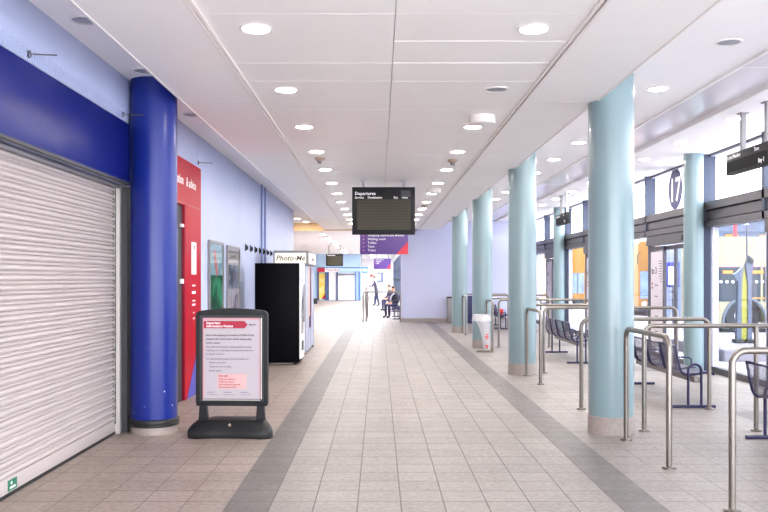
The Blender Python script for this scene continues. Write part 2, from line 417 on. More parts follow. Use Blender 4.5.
struct('trim_3', MB().box(B0 - 0.02, B0, -4, 31, ZC - 0.006, ZC + 0.02), M['ring'])
struct('trim_4', MB().box(B3, B3 + 0.02, -4, 31, ZC - 0.006, ZC + 0.02), M['trim'])
struct('ceiling.003', MB().box(-9, B0 + 0.1, -4, 31, ZL, ZL + 0.15), M['ceil_matt'])          # shop-side soffit
struct('ceiling.004', MB().box(B3 - 0.1, 3.55, -4, 31, ZR, ZR + 0.15), M['ceil_matt'])        # gate-side ceiling
gl = MB()
y = 8.56 - 5.33 * 3
while y < 30.9:
    gl.box(3.56, 4.23, y + 0.012, min(y + 5.322, 31), ZR + 0.035, ZR + 0.15); y += 5.33
struct('ceiling.005', gl, M['ceil_gloss'])
struct('ceiling.006', MB().box(4.24, XR + 0.3, -4, 31, ZR, ZR + 0.15), M['ceil_matt'])
struct('trim_5', MB().box(3.53, 3.56, -4, 31, ZR - 0.02, ZR + 0.12).box(4.23, 4.26, -4, 31, ZR - 0.02, ZR + 0.12), M['ring'])
struct('ceiling.007', MB().box(-9, 1.38, 31, 76, 3.30, 3.6), M['ceil_matt'])                   # hall beyond
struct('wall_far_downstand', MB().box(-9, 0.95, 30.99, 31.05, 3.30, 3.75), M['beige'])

# ------------------------------------------------------------------ walls
wl = MB()
wl.box(XL - 0.4, XL, -4, 2.39, 0, ZL).box(XL - 0.4, XL, 8.98, 25.3, 0, ZL).box(XL - 0.4, XL - 0.08, 8.785, 8.98, 0, ZL)
wl.box(XL - 0.4, XL, 2.39, 8.785, 2.52, ZL)
wl.box(-9, XL - 0.4, 24.9, 25.3, 0, ZL)
struct('wall_left', wl, M['periwinkle'])
struct('wall_shop', MB().box(-9, -8.8, -4, 76, 0, 3.75), M['white_wall'])
struct('wall_gate_end', MB().box(0.80, XR + 0.3, 31, 31.25, 0, 3.7), M['lavender'])
struct('baseboard_gate_end', MB().box(0.79, XR, 30.975, 31, 0, 0.12), M['skirting'])
struct('wall_far', MB().box(-9, 3, 75, 75.3, 0, 3.6), M['white_wall'])
struct('baseboard_left', MB().box(XL, XL + 0.015, 11.95, 25.3, 0, 0.1), M['skirting'])
# corner cladding joints on the pale wall
struct('trim_6', MB().box(XL, XL + 0.004, 11.92, 11.93, 0.1, ZL).box(XL, XL + 0.004, 15.55, 15.565, 0.1, ZL).box(XL, XL + 0.004, 19.2, 19.215, 2.2, ZL), M['lavender'])

# shop front: shutter, post, fascia
t = thing('roller_shutter', 'pinkish white slatted roller shutter pulled down beneath the navy fascia', 'shutter', (-2.664, 5.5, 0))
XS = 0.0
prof = []
z = 0.13; pitch = 0.0745
while z < 2.50:
    for k in range(7):
        a = k / 6; prof.append((-0.026 + 0.026 * math.sin(math.pi * a) ** 0.5, z + pitch * (0.02 + 0.58 * a)))
    for k in range(5):
        a = k / 4; prof.append((-0.024 + 0.020 * math.sin(math.pi * a) ** 0.6, z + pitch * (0.63 + 0.34 * a)))
    z += pitch
prof.append((-0.02, z)); rows = [[(px, -3.1, pz), (px, 3.09, pz)] for px, pz in prof]
MB().sheet(rows).build('curtain', M['shutter'], t)
MB().box(-0.03, 0.006, -3.1, 3.09, 0.025, 0.135, 0.004).build('bottom_bar', M['shutter'], t)
MB().box(-0.03, 0.008, -3.1, 3.09, 0.0, 0.025).build('rubber_seal', M['black_rubber'], t)
g = MB().box(-0.01, 0.05, 3.09, 3.15, 0, 2.505)
g.build('guide_rail', M['alu'], t)
pts = [(0.006, 3.09, 0.1)]; z = 0.1
while z < 2.42:
    pts += [(0.006, 3.062, z), (0.006, 3.062, z + 0.03), (0.006, 3.083, z + 0.032), (0.006, 3.083, z + pitch - 0.002)]; z += pitch
pts += [(0.006, 3.09, z)]
MB().prism(pts[::-1], (0.006, 0, 0)).build('guide_groove', M['charcoal'], t)
MB().box(-0.02, 0.05, -3.1, 3.15, 2.475, 2.505, 0.006).build('hood', M['booth_dark'], t)
s = MB().box(0.006, 0.009, 0.60, 0.75, 0.035, 0.115).build('sticker', M['sticker'], t)
MB().box(0.009, 0.0105, 0.63, 0.72, 0.05, 0.065).cyl((0.009, 0.655, 0.09), (0.0105, 0.655, 0.09), 0.012).build('sticker_print', M['white'], s)
tag(struct('shutter_post', MB().box(-2.72, -2.558, 8.66, 8.775, 0, 2.50), M['charcoal']), 'charcoal metal post between the shutter and the navy column', 'post', kind='thing')
f = thing('fascia_board', 'glossy navy shop fascia board above the roller shutter', 'fascia', (-2.53, 5.6, 2.505))
MB().box(-0.008, 0.03, -3.2, 2.95, 0, 0.60, 0.003).build('board', M['navy'], f)
MB().box(-0.007, 0.034, -3.2, 2.95, -0.002, 0.02).build('edge_strip', M['charcoal'], f)
sp = MB(); y = 2.6
while y < 8.5:
    for dx in (-0.012, 0.03):
        sp.cyl((-2.518, y, 3.112), (-2.518 + dx, y + random.uniform(-.01, .01), 3.225), 0.0016, n=4)
    y += 0.045
sp.box(-2.535, -2.50, 2.5, 8.5, 3.108, 3.114)
tag(sp.build('bird_spike_strip', M['spike']), 'strip of thin clear bird spikes along the top of the navy fascia', 'bird spikes')
for i, y in enumerate((6.17, 8.44, 11.95)):
    o = thing('wall_bracket', ['thin metal rod bracket on the pale wall above the shutter', 'thin metal rod bracket on the pale wall beside the navy column head', 'thin metal rod bracket on the pale wall above the red panel'][i], 'bracket', (XL, y, 3.19), 'rod brackets on the pale wall')
    MB().cyl((0, 0, 0), (0.012, 0, 0), 0.028).build('wall_plate', M['charcoal'], o)
    MB().cyl((0.01, 0, 0), (0.21, 0, -0.008), 0.005, n=8).build('rod', M['steel'], o)

# ------------------------------------------------------------------ columns
def column(name, x, y, r, ztop, paint, label, foot=0.17, group=None, rubber=False):
    o = thing(name, label, 'column', (x, y, 0), group, kind='thing')
    MB().lathe((0, 0, 0), [(r, foot), (r, ztop)], 48).build('shaft', paint, o)
    if rubber:
        MB().lathe((0, 0, 0), [(r + 0.002, 0), (r + 0.002, 0.075)], 48).build('foot_tiles', M['coltile'], o)
        MB().lathe((0, 0, 0), [(r + .004, 0.07), (r + 0.018, 0.075), (r + 0.02, 0.1), (r + 0.013, 0.107), (r + 0.02, 0.114), (r + 0.018, 0.14), (r + 0.004, 0.15)], 48).build('rubber_ring', M['black_rubber'], o)
    elif foot > 0:
        MB().lathe((0, 0, 0), [(r + 0.006, 0), (r + 0.006, foot), (r - 0.01, foot + 0.004)], 48).build('foot_tiles', M['coltile'], o)
    return o
column('column', -2.303, 8.72, 0.234, ZL, M['navy_col'], 'round glossy navy column with black rubber ring beside the shutter', 0.15, rubber=True)
names = ['first and thickest-looking mint green column, beside the first queue rail', 'second mint green column along the concourse, beyond the first',
         'third mint green column, behind the white bag stand', 'fourth mint green column, last before the lavender wall']
for i, y in enumerate((8.67, 14.0, 19.35, 24.7)):
    column('column', 2.361 - 0.008 * i, y, 0.226, ZR, M['mint'], names[i], 0.18, 'mint columns of the concourse')
for i, y in enumerate((14.3, 25.0)):
    column('column', 5.28, y, 0.16, ZR if i == 0 else ZR, M['mint'], ['slim mint column at the glazing, beside the number disc', 'slim mint column at the glazing, behind the small far hanging display'][i], 0.0, 'slim columns at the glazing')

# ------------------------------------------------------------------ red information front
t = thing('information_front', 'glossy red information office front with white lettering behind the navy column', 'shop front', (XL + 0.003, 0, 0))
rp = MB().box(0, 0.05, 9.2, 11.9, 2.5, 3.09).box(0, 0.05, 10.93, 11.9, 0, 2.5).box(0, 0.05, 9.2, 9.75, 0, 2.5)
rp.build('panel', M['red'], t)
MB().box(0, 0.046, 10.915, 10.93, 0, 2.5).build('door_jamb', M['red_dark'], t)
d = MB().box(0.0, 0.012, 9.75, 10.915, 0, 2.5).build('door_leaf', M['charcoal'], t)
MB().box(0.012, 0.05, 10.80, 10.86, 1.50, 1.56).build('door_handle', M['white'], d)
MB().box(0.012, 0.045, 10.80, 10.9, 2.22, 2.26).build('door_closer', M['white'], d)
letter(t, 'Information', 0.172, (0.0515, 10.02, 2.76), '+x', 'white', 0.004)
letter(t, '& advice', 0.172, (0.0515, 10.99, 2.76), '+x', 'white', 0.004)
nb = MB().box(0.05, 0.054, 11.30, 11.58, 1.62, 2.05).build('notice', M['white'], t)
MB().cyl((0.054, 11.44, 1.98), (0.0555, 11.44, 1.98), 0.035).build('notice_badge', M['red_print'], nb)
for k, (zz, hh, ww) in enumerate(((1.46, .03, .2), (1.36, .05, .22), (1.26, .02, .18), (1.2, .04, .2), (1.1, .02, .1), (1.02, .03, .12))):
    MB().box(0.05, 0.0515, 11.44 - ww / 2, 11.44 + ww / 2, zz, zz + hh * .7).build('opening_hours', M['white'], t)
MB().prism([(0.0505, 11.04, 0), (0.0505, 11.9, 0), (0.0505, 11.9, 0.85)], (0.002, 0, 0)).build('blue_corner', M['blue_print'], t)
MB().box(0.05, 0.051, 10.2, 11.9, 2.52, 2.53).build('panel_joint', M['red_dark'], t)

# poster frames
def poster(y0, y1, z0, z1, label):
    o = thing('framed_poster', label, 'poster', (XL + 0.003, y0, z0), 'framed posters on the pale wall')
    W, H = y1 - y0, z1 - z0; e = 0.045
    fr = MB().box(0, 0.035, 0, e, 0, H).box(0, 0.035, W - e, W, 0, H).box(0, 0.035, e, W - e, 0, e).box(0, 0.035, e, W - e, H - e, H)
    fr.build('frame', M['booth_dark'], o); return o, W, H, e
o, W, H, e = poster(12.62, 13.78, 0.5, 2.14, 'tall framed green poster with red figure, beside the red panel')
pp = MB().box(0, 0.012, e, W - e, e, H - e).build('print', M['poster_green'], o)
MB().box(0.012, 0.014, e, W - e, H * 0.68, H - e).build('print_sky', M['poster_teal'], pp)
fig = MB()
fig.prism([(0.014, W * .30, H * .93), (0.014, W * .46, H * .90), (0.014, W * .62, H * .70), (0.014, W * .55, H * .66), (0.014, W * .42, H * .78)], (0.001, 0, 0))
fig.build('print_figure', M['poster_red'], pp)
dk = MB()
for cx, cz, s_ in ((.2, .34, .15), (.55, .48, .1), (.8, .3, .14), (.45, .16, .2)):
    dk.prism([(0.0122, W * (cx - s_ * .4), H * (cz - s_)), (0.0122, W * (cx + s_ * .5), H * (cz - s_ * .9)), (0.0122, W * (cx + s_ * .2), H * (cz + s_)), (0.0122, W * (cx - s_ * .2), H * (cz + s_ * .8))], (0.001, 0, 0))
dk.build('print_silhouette', M['poster_dark'], pp)  # dark silhouettes printed on the poster
MB().box(0.018, 0.021, e, W - e, e, H - e).build('glazing', M['poster_glass'], o)
o, W, H, e = poster(14.12, 15.38, 0.5, 2.12, 'tall framed grey and mauve poster, second along from the red panel')
pp = MB().box(0, 0.012, e, W - e, e, H - e).build('print', M['paper'], o)
MB().box(0.012, 0.014, e, W - e, H * 0.55, H * 0.80).build('print_photo', M['poster_grey'], pp)
MB().prism([(0.0135, W * .2, H * .06), (0.0135, W * .9, H * .06), (0.0135, W * .86, H * .5), (0.0135, W * .6, H * .47), (0.0135, W * .3, H * .3)], (0.0015, 0, 0)).build('print_figure', M['poster_mauve'], pp)
hd = MB().box(0.012, 0.014, e, W - e, H * 0.86, H * 0.95); hd.build('print_heading', M['poster_dark'], pp)
MB().box(0.018, 0.021, e, W - e, e, H - e).build('glazing', M['poster_glass'], o)
# small dark brackets in a row, conduits
for k in range(8):
    o = thing('wall_lug', f'small dark lug on the pale wall, {ORD[k]} of the row counted from the posters', 'wall lug', (XL, 16.2 + k * 0.62, 2.16), 'dark lugs in a row on the pale wall')
    MB().box(0, 0.015, -0.06, 0.06, -0.07, 0.06).build('plate', M['charcoal'], o)
    MB().box(0.015, 0.05, -0.04, 0.04, -0.05, 0.03, 0.01).build('head', M['black'], o)
for k, y in enumerate((18.3, 18.85)):
    tag(MB().cyl((XL + 0.022, y, 0.0), (XL + 0.022, y, ZL), 0.02, n=10).build('conduit_pipe', M['pipe_blue']), ['blue-grey vertical pipe on the pale wall, before its twin', 'blue-grey vertical pipe on the pale wall, after its twin'][k], 'pipe', 'vertical pipes on the pale wall')

# ------------------------------------------------------------------ vending machine + photo booth
t = thing('vending_machine', 'tall black-sided vending machine on small feet in front of the photo booth', 'vending machine', (-1.862, 15.45, 0))
MB().box(-0.39, 0.415, 0, 0.70, 0.035, 1.845, 0.006).build('cabinet', M['black_gloss'], t)
fr = MB().box(0.416, 0.450, 0.0, 0.70, 0.10, 1.845, 0.008).build('front_door', M['white'], t)
MB().box(0.450, 0.455, 0.06, 0.44, 0.55, 1.70).build('window', M['busglass'], fr)
MB().box(0.450, 0.462, 0.50, 0.64, 0.75, 1.45).build('keypad_panel', M['booth_dark'], fr)
MB().box(0.450, 0.460, 0.1, 0.42, 0.25, 0.42).build('delivery_flap', M['charcoal'], fr)
for x_, y_ in ((-0.34, 0.06), (0.34, 0.06), (-0.34, 0.64), (0.34, 0.64)):
    MB().cyl((x_, y_, 0), (x_, y_, 0.04), 0.03, n=12).build('foot', M['black_rubber'], t)
MB().box(-0.1, 0.3, 0.03, 0.06, 0.01, 0.036).build('plinth_bar', M['steel'], t)
t = thing('photo_booth', 'grey photo booth with lit sign box on top behind the vending machine', 'photo booth', (-1.9, 17.5, 0))
MB().box(-0.25, 0.36, 0.02, 2.08, 0.04, 1.84).build('shell', M['booth'], t)
sb = MB().box(-0.27, 0.45, 0.0, 2.1, 1.84, 2.14, 0.01).build('sign_box', M['booth_dark'], t)
MB().box(-0.24, 0.40, -0.006, 0.0, 1.88, 2.09).build('sign_face', M['signbox'], sb)
MB().box(0.45, 0.456, 0.1, 2.0, 1.88, 2.09).build('side_sign_face', M['signbox'], sb)
letter(sb, 'Photo-Me', 0.148, (0.08, -0.012, 1.935), '-y', 'booth_ink', 0.012, align='CENTER', shear=0.25)
letter(sb, 'Photo-Me', 0.148, (0.462, 1.0, 1.935), '+x', 'booth_ink', 0.012, align='CENTER', shear=0.25)
fr = MB().box(0.36, 0.38, 0.02, 2.08, 0.04, 1.84).build('front_panel', M['bluewhite'], t)
for x0 in (0.02, 0.62, 1.34, 2.02):
    MB().box(0.38, 0.405, x0, x0 + 0.06, 0.04, 1.84, 0.004).build('front_post', M['booth'], fr)
MB().box(0.38, 0.40, 0.70, 1.0, 0.75, 1.8).build('portrait_panel', M['orange_print'], fr)
MB().box(0.38, 0.41, 1.04, 1.28, 0.5, 1.8).build('plum_panel', M['plum'], fr)
cu = MB()
rows = [[(0.395 + 0.012 * math.sin(k * 1.7), 0.10 + k * 0.026, zz) for k in range(20)] for zz in (0.55, 1.2, 1.82)]
cu.sheet(rows); cu.build('curtain', M['booth'], fr)
MB().box(0.44, 0.52, 1.5, 1.62, 1.0, 1.12, 0.01).build('coin_unit', M['charcoal'], fr)
MB().box(-0.25, 0.215, 0.0, 0.02, 0.3, 1.84).build('end_panel', M['booth'], t)
MB().box(0.22, 0.36, -0.01, 0.02, 0.15, 1.84).build('end_strip', M['pale_frame'], t)
for x_, y_ in ((-0.2, 0.1), (0.34, 0.1), (-0.2, 2.0), (0.36, 2.0)):
    MB().cyl((x_, y_, 0), (x_, y_, 0.05), 0.04, n=12).build('foot', M['black_rubber'], t)

# ------------------------------------------------------------------ poster stand
t = thing('poster_stand', 'charcoal pavement poster stand with white notice standing beside the navy column', 'sign stand', (-1.462, 8.45, 0), rz=R(-2))
base = MB()
def hexring(w, d0, d1, z, c=0.10):
    return [(-w + c, -d0, z), (-w * .3, -d0 + 0.035, z), (w * .3, -d0 + 0.035, z), (w - c, -d0, z), (w - 0.02, -d0 + 0.03, z), (w, -d0 + 0.09, z), (w - 0.05, d1 - .1, z), (w - 0.14, d1, z), (-w + 0.14, d1, z), (-w + 0.05, d1 - .1, z), (-w, -d0 + 0.09, z), (-w + 0.02, -d0 + .03, z)]
rings = [hexring(0.42, 0.16, 0.26, 0.0), hexring(0.425, 0.165, 0.262, 0.03), hexring(0.42, 0.16, 0.26, 0.075), hexring(0.39, 0.12, 0.25, 0.12), hexring(0.34, 0.06, 0.22, 0.165)]
vr = [[base.bm.verts.new(p) for p in r_] for r_ in rings]
for A, B in zip(vr, vr[1:]): base.skin(A, B)
base.bm.faces.new(vr[0][::-1]); base.bm.faces.new(vr[-1])
bo = base.build('base', M['black'], t)
MB().cyl((0.0, -0.085, 0.12), (0.0, -0.1, 0.135), 0.012).build('water_plug', M['brown'], bo)
for sx in (-1, 1):
    MB().prism([(sx * 0.335, 0.0, 0.10), (sx * 0.235, 0.0, 0.10), (sx * 0.255, 0.0, 0.34), (sx * 0.32, 0.0, 0.34)], (0, 0.06, 0)).build('upright', M['black'], t)
def arch_outline(w, z0, z1, rise, c, n=8):
    pts = [(-w + 0.008, z0), (w - 0.008, z0), (w, z0 + 0.03)]
    pts += [(w, z1 - c)]
    for k in range(n + 1):
        a = k / n * math.pi / 2; pts.append((w - c + c * math.cos(a), z1 - c + c * math.sin(a)))
    for k in range(1, 8):
        xx = (w - c) * (1 - 2 * k / 8); pts.append((xx, z1 + rise * (1 - (xx / (w - c)) ** 2)))
    for k in range(n + 1):
        a = math.pi / 2 + k / n * math.pi / 2; pts.append((-w + c + c * math.cos(a), z1 - c + c * math.sin(a)))
    pts += [(-w, z0 + 0.03)]
    return pts
fm = MB().prism([(x, 0.0, z) for x, z in arch_outline(0.358, 0.30, 1.245, 0.025, 0.05)], (0, 0.07, 0))
fb = fm.build('frame', M['black'], t)
bez = MB()
x0, x1, z0, z1 = -0.287, 0.287, 0.372, 1.175
bez.box(x0 - .03, x0, -0.012, 0.0, z0 - .025, z1 + .025).box(x1, x1 + .03, -0.012, 0.0, z0 - .025, z1 + .025).box(x0, x1, -0.012, 0, z0 - .022, z0).box(x0, x1, -0.012, 0, z1, z1 + .022)
bez.build('snap_frame', M['charcoal'], fb)
MB().box(x1 + .006, x1 + .016, -0.014, -0.012, z0, z1).box(x0, x1, -0.014, -0.012, z0 - .014, z0 - .006).build('metal_edge', M['alu'], fb)
pst = MB().box(x0, x1, -0.004, 0.0, z0, z1).build('notice_poster', M['paper'], t)
MB().box(x0, x0 + .012, -0.005, -0.004, z0, z1).box(x1 - .012, x1, -0.005, -0.004, z0, z1).box(x0, x1, -0.005, -0.004, z1 - .018, z1).build('poster_border', M['rose'], pst)
MB().prism([(x0 + .01, -0.0055, 1.072), (0.13, -0.0055, 1.072), (0.16, -0.0055, 1.108), (0.13, -0.0055, 1.144), (x0 + .01, -0.0055, 1.144)], (0, 0.001, 0)).build('poster_header', M['red_print'], pst)
MB().box(-0.14, 0.15, -0.0055, -0.0045, 0.472, 0.618).build('poster_box', M['pink_print'], pst)
letter(pst, 'Important', 0.034, (-0.25, -0.0075, 1.113), '-y', 'white', .012, 'heading_line')
letter(pst, 'Information Notice', 0.034, (-0.25, -0.0075, 1.082), '-y', 'white', .012, 'heading_line')
for k, l in enumerate(('Due to the ongoing Coronavirus COVID-19 the', 'situation this travel centre will be closed until', 'further notice')):
    letter(pst, l, 0.0245, (-0.255, -0.0065, 0.995 - 0.038 * k), '-y', 'ink', .012, 'lead_line')
letter(pst, 'METRO', 0.022, (0.175, -0.0065, 1.10), '-y', 'ink', .01, 'operator_name')
for k, l in enumerate(('Our staff are working to keep essential services', 'running and we ask that you only travel when it is', 'necessary to do so.')):
    letter(pst, l, 0.0235, (-0.255, -0.0065, 0.880 - 0.035 * k), '-y', 'ink_pale', .006, 'text_line')
letter(pst, 'For help and information you can contact us:', 0.0235, (-0.255, -0.0065, 0.761), '-y', 'ink_pale', .006, 'text_line')
for k, l in enumerate(('Online at any time', 'Telephone 7am to 10pm', 'At the station')):
    letter(pst, l, 0.0225, (-0.225, -0.0065, 0.725 - 0.041 * k), '-y', 'ink_pale', .006, 'text_line')
for k in range(3):
    MB().box(-0.25 + k * .17, -0.17 + k * .17, -0.0065, -0.0055, 0.435, 0.44).build('footer_line', M['ink_pale'], pst)
    MB().box(-0.25 + k * .17, -0.14 + k * .17, -0.0065, -0.0055, 0.412, 0.415).build('footer_line', M['ink_pale'], pst)
letter(pst, 'Stay safe', 0.026, (-0.125, -0.0075, 0.592), '-y', 'red_print', .012, 'text_line')
for k, l in enumerate(('Keep your distance', 'Wash your hands', 'Use contactless payment', 'and avoid busy times')):
    letter(pst, l, 0.021, (-0.125, -0.0075, 0.561 - 0.0265 * k), '-y', 'red_print', .008, 'text_line')

# ------------------------------------------------------------------ hanging signs
def hang_rods(parent, xs, y, z0, z1, r=0.012, m='steel'):
    for x_ in xs:
        o = MB().box(x_ - r * 1.6, x_ + r * 1.6, y - r, y + r, z0, z1).build('hanger', M[m], parent)
        MB().box(x_ - .05, x_ + .05, y - .04, y + .04, z1 - 0.01, z1).build('ceiling_plate', M[m], o)
t = thing('departures_board', 'black hanging board headed Departures with blank screen', 'information board', (0.083, 15.6, 2.37))
MB().box(-0.577, 0.577, 0.0, 0.14, 0, 0.87, 0.008).build('case', M['signblack'], t)
scn = MB().box(-0.485, 0.495, -0.006, 0.0, 0.09, 0.645).build('screen', M['led'], t)
ln = MB()
for k in range(11): ln.box(-0.485, 0.495, -0.008, -0.006, 0.115 + k * 0.049, 0.130 + k * 0.049)
ln.build('screen_line', M['led_line'], scn)
letter(t, 'Departures', 0.082, (-0.525, -0.002, 0.725), '-y', 'white', .014)
for l_, x_ in (('Service', -0.525), ('Destination', -0.29), ('Bay', 0.185), ('Time', 0.33)):
    letter(t, l_, 0.056, (x_, -0.002, 0.66), '-y', 'white', .014)
MB().box(0.32, 0.495, -0.004, 0.0, 0.69, 0.81).build('emblem_plate', M['charcoal'], t)
hang_rods(t, (-0.37, 0.37), 0.07, 0.87, ZC + 0.02 - 2.37, 0.018, 'bin')
def purple_sign(name, x, y, z, w_, h, label, lines, drop):
    o = thing(name, label, 'sign', (x, y, z), 'purple hanging direction signs')
    p = MB().box(-w_ / 2, w_ / 2, 0, 0.05, 0, h, 0.003).build('panel', M['purple'], o)
    MB().prism([(w_ / 2 - w_ * .25, -0.002, 0.0), (w_ / 2, -0.002, 0.0), (w_ / 2, -0.002, h * .6)], (0, 0.003, 0)).build('red_corner', M['signred'], p)
    n = len(lines)
    for k, l in enumerate(lines):
        letter(p, l, h * .15, (-w_ * .42 + w_ * .08, -0.003, h * (0.84 - 0.175 * k)), '-y', 'white', .006)
    for k in range(n):
        zz = h * (0.875 - 0.175 * k); MB().prism([(-w_ * .44, -0.003, zz - h * .03), (-w_ * .40, -0.003, zz), (-w_ * .44, -0.003, zz + h * .04)], (0, 0.002, 0)).build('arrow', M['rose'], p)
    hang_rods(o, (-w_ * .36, w_ * .36), 0.025, h, drop - z, 0.012)
purple_sign('direction_sign', 0.118, 20.0, 2.135, 1.13, 0.50, 'purple direction sign with red corner hanging just below the departures board', ['Shopping centre and Market', 'Waiting room', 'Toilets', 'Taxis', 'Trains'], ZC + 0.02)
purple_sign('direction_sign', 0.165, 42.0, 2.03, 0.84, 0.52, 'small purple direction sign hanging in the white hall beyond', ['Bus Station', 'Stands', 'Exit'], 3.30)
t = thing('departures_screen', 'small dark display hanging by two wires in front of the pale blue shopfront', 'information board', (-2.35, 45, 2.22))
MB().box(-0.45, 0.45, 0, 0.12, 0, 0.64, 0.01).build('case', M['signblack'], t)
MB().box(-0.39, 0.39, -0.006, 0, 0.05, 0.52).build('screen', M['led'], t)
MB().text('Departures', 0.09, (-0.38, -0.004, 0.545), '-y', .02).build('lettering', M['white'], t)
hang_rods(t, (-0.3, 0.3), 0.06, 0.64, 3.30 - 2.22, 0.012)
def bay_display(y0, label):
    o = thing('bay_display', label, 'information display', (4.54, y0, 2.905), 'hanging bay displays')
    MB().box(0, 0.09, -1.22, 0, 0, 0.27, 0.004).build('case', M['signblack'], o)
    MB().box(-0.003, 0, -1.18, -0.04, 0.03, 0.17).build('screen', M['black_gloss'], o)
    letter(o, 'Route Number', 0.066, (-0.004, -0.045, 0.20), '-x', 'white', .015)
    letter(o, 'Time', 0.066, (-0.004, -0.84, 0.20), '-x', 'white', .015)
    letter(o, 'Bay 1', 0.075, (-0.006, -0.96, 0.045), '-x', 'white', .02)
    for yy in (-0.42, -1.10):
        h = MB().box(0.02, 0.07, yy - 0.03, yy + 0.03, 0.27, ZR - 2.905).build('hanger', M['bin'], o)
        MB().box(-0.01, 0.10, yy - 0.06, yy + 0.06, ZR - 2.905 - 0.012, ZR - 2.905).build('ceiling_plate', M['bin'], h)
bay_display(11.15, 'dark hanging bay display near the first downlights at the glazing')
bay_display(21.85, 'far dark hanging bay display in front of the far slim mint column')

# ------------------------------------------------------------------ downlights and ceiling fittings
def dl_proto(name, r, lamp, label, cat='downlight'):
    o = thing(name, label, cat, (0, 0, 0))
    MB().lathe((0, 0, 0), [(r, -0.004), (r, 0.02), (r * 1.18, 0.0), (r * 1.18, -0.008), (r * 1.02, -0.012)], 28, cap=False).build('trim_ring', M['ring'], o)
    MB().lathe((0, 0, 0), [(0.004, -0.012), (r * .5, -0.011), (r * .85, -0.008), (r, -0.004), (r, 0.015)], 28).build('diffuser', lamp, o)
    return o
lit = dl_proto('downlight', 0.098, M['lamp'], 'x')
used = [False]
def place(proto, flag, loc, label, group):
    if not flag[0]: flag[0] = True; proto.location = loc; proto['label'] = label; proto['group'] = group; return proto
    c = copy_tree(proto, loc, label); c['group'] = group; return c
zc = ZC + 0.02
for k in range(12):
    Y = 6.145 + 1.985 * k
    place(lit, used, (-0.888, Y, zc), f'lit round downlight in the central ceiling, {ORD[k]} along the shop-side row', 'lit downlights of the central ceiling')
n = 0
for k in range(12):
    Y = 6.145 + 1.985 * k
    if k == 1: continue
    place(lit, used, (1.115, Y, zc), f'lit round downlight in the central ceiling, {ORD[n]} along the gate-side row', 'lit downlights of the central ceiling'); n += 1
off = dl_proto('unlit_downlight', 0.098, M['lamp_off'], 'x'); uo = [False]
place(off, uo, (1.115, 8.11, zc), 'unlit grey round fitting in the central ceiling between lit downlights', 'unlit round fittings')
for k, Y in enumerate((6.63, 8.25, 10.45)):
    place(off, uo, (-2.29 if k != 1 else -2.27, Y, ZL), ['unlit grey round fitting in the soffit above the navy fascia', 'unlit round fitting in the soffit just before the navy column head', 'unlit grey round fitting in the soffit just past the navy column'][k], 'unlit round fittings')
place(off, uo, (3.08, 7.5, ZR), 'unlit grey round fitting in the ceiling beside the first mint column', 'unlit round fittings')
for k, Y in enumerate((9.35, 11.2, 13.05, 14.9, 16.75, 18.6, 20.45, 22.3, 24.15)):
    place(lit, used, (3.06, Y, ZR), f'lit round downlight between mint columns and glossy strip, {ORD[k]} of that row', 'lit downlights over the gates')
for k, Y in enumerate((11.1, 13.0, 14.85, 16.7, 18.55, 20.4, 22.25, 24.1)):
    place(lit, used, (4.62, Y, ZR), f'lit round downlight close to the glazing, {ORD[k]} of that row', 'lit downlights over the gates')
wrm = dl_proto('downlight', 0.10, M['lamp_warm'], 'x'); uw = [False]
for k, (x_, Y) in enumerate(((-2.75, 28.6), (-2.6, 30.3), (-4.0, 30.3))):  # lamps close to the downstand are added to warm its face
    place(wrm, uw, (x_, Y, ZL), f'warm lit downlight in the soffit past the pale wall end, those at the downstand added, {ORD[k]} one', 'warm downlights at the hall mouth')
far = dl_proto('downlight', 0.12, M['lamp_far'], 'x'); uf = [False]
n = 0
for Y in (33.5, 36.5, 39.5, 43, 47, 52, 57, 64, 71):  # the last two pairs are added to brighten the end wall
    for x_, nm in ((-2.2, 'shop-side'), (-0.55, 'middle')):
        place(far, uf, (x_, Y, 3.30), f'bright white downlight in the far hall ceiling, end ones added, {ORD[n // 2]} of the {nm} row', 'downlights of the far hall'); n += 1
def drum(x_, y_, r, h, label):
    o = thing('ceiling_drum', label, 'ceiling fitting', (x_, y_, zc), 'white drum fittings on the central ceiling')
    MB().lathe((0, 0, 0), [(r * .96, -h), (r, -h + 0.012), (r, -0.0)], 32).build('housing', M['drum'], o)
    MB().lathe((0, 0, 0), [(r * .5, -h - 0.012), (r * .8, -h + .001)], 32).build('cover', M['ring'], o)
drum(1.145, 9.45, 0.145, 0.09, 'white drum fitting on the central ceiling just before a lit downlight, the larger-looking one')
drum(1.10, 17.1, 0.14, 0.09, 'white drum fitting on the central ceiling, farther along the gate-side downlight row')
for k, (x_, y_) in enumerate(((-0.885, 12.75), (1.12, 12.95), (1.12, 21.0))):
    o = thing('smoke_detector', ['beige smoke detector beside the shop-side row of ceiling downlights', 'beige smoke detector beside the gate-side row of ceiling downlights', 'beige smoke detector beside the gate-side downlights, beyond both white drums'][k], 'smoke detector', (x_, y_, zc), 'beige smoke detectors')
    MB().lathe((0, 0, 0), [(0.05, -0.045), (0.075, -0.02), (0.08, 0.0)], 20).build('sensor_base', M['brown'], o)
    MB().lathe((0, 0, 0), [(0.02, -0.085), (0.035, -0.075), (0.035, -0.045)], 16).build('sensor_head', M['booth_dark'], o)

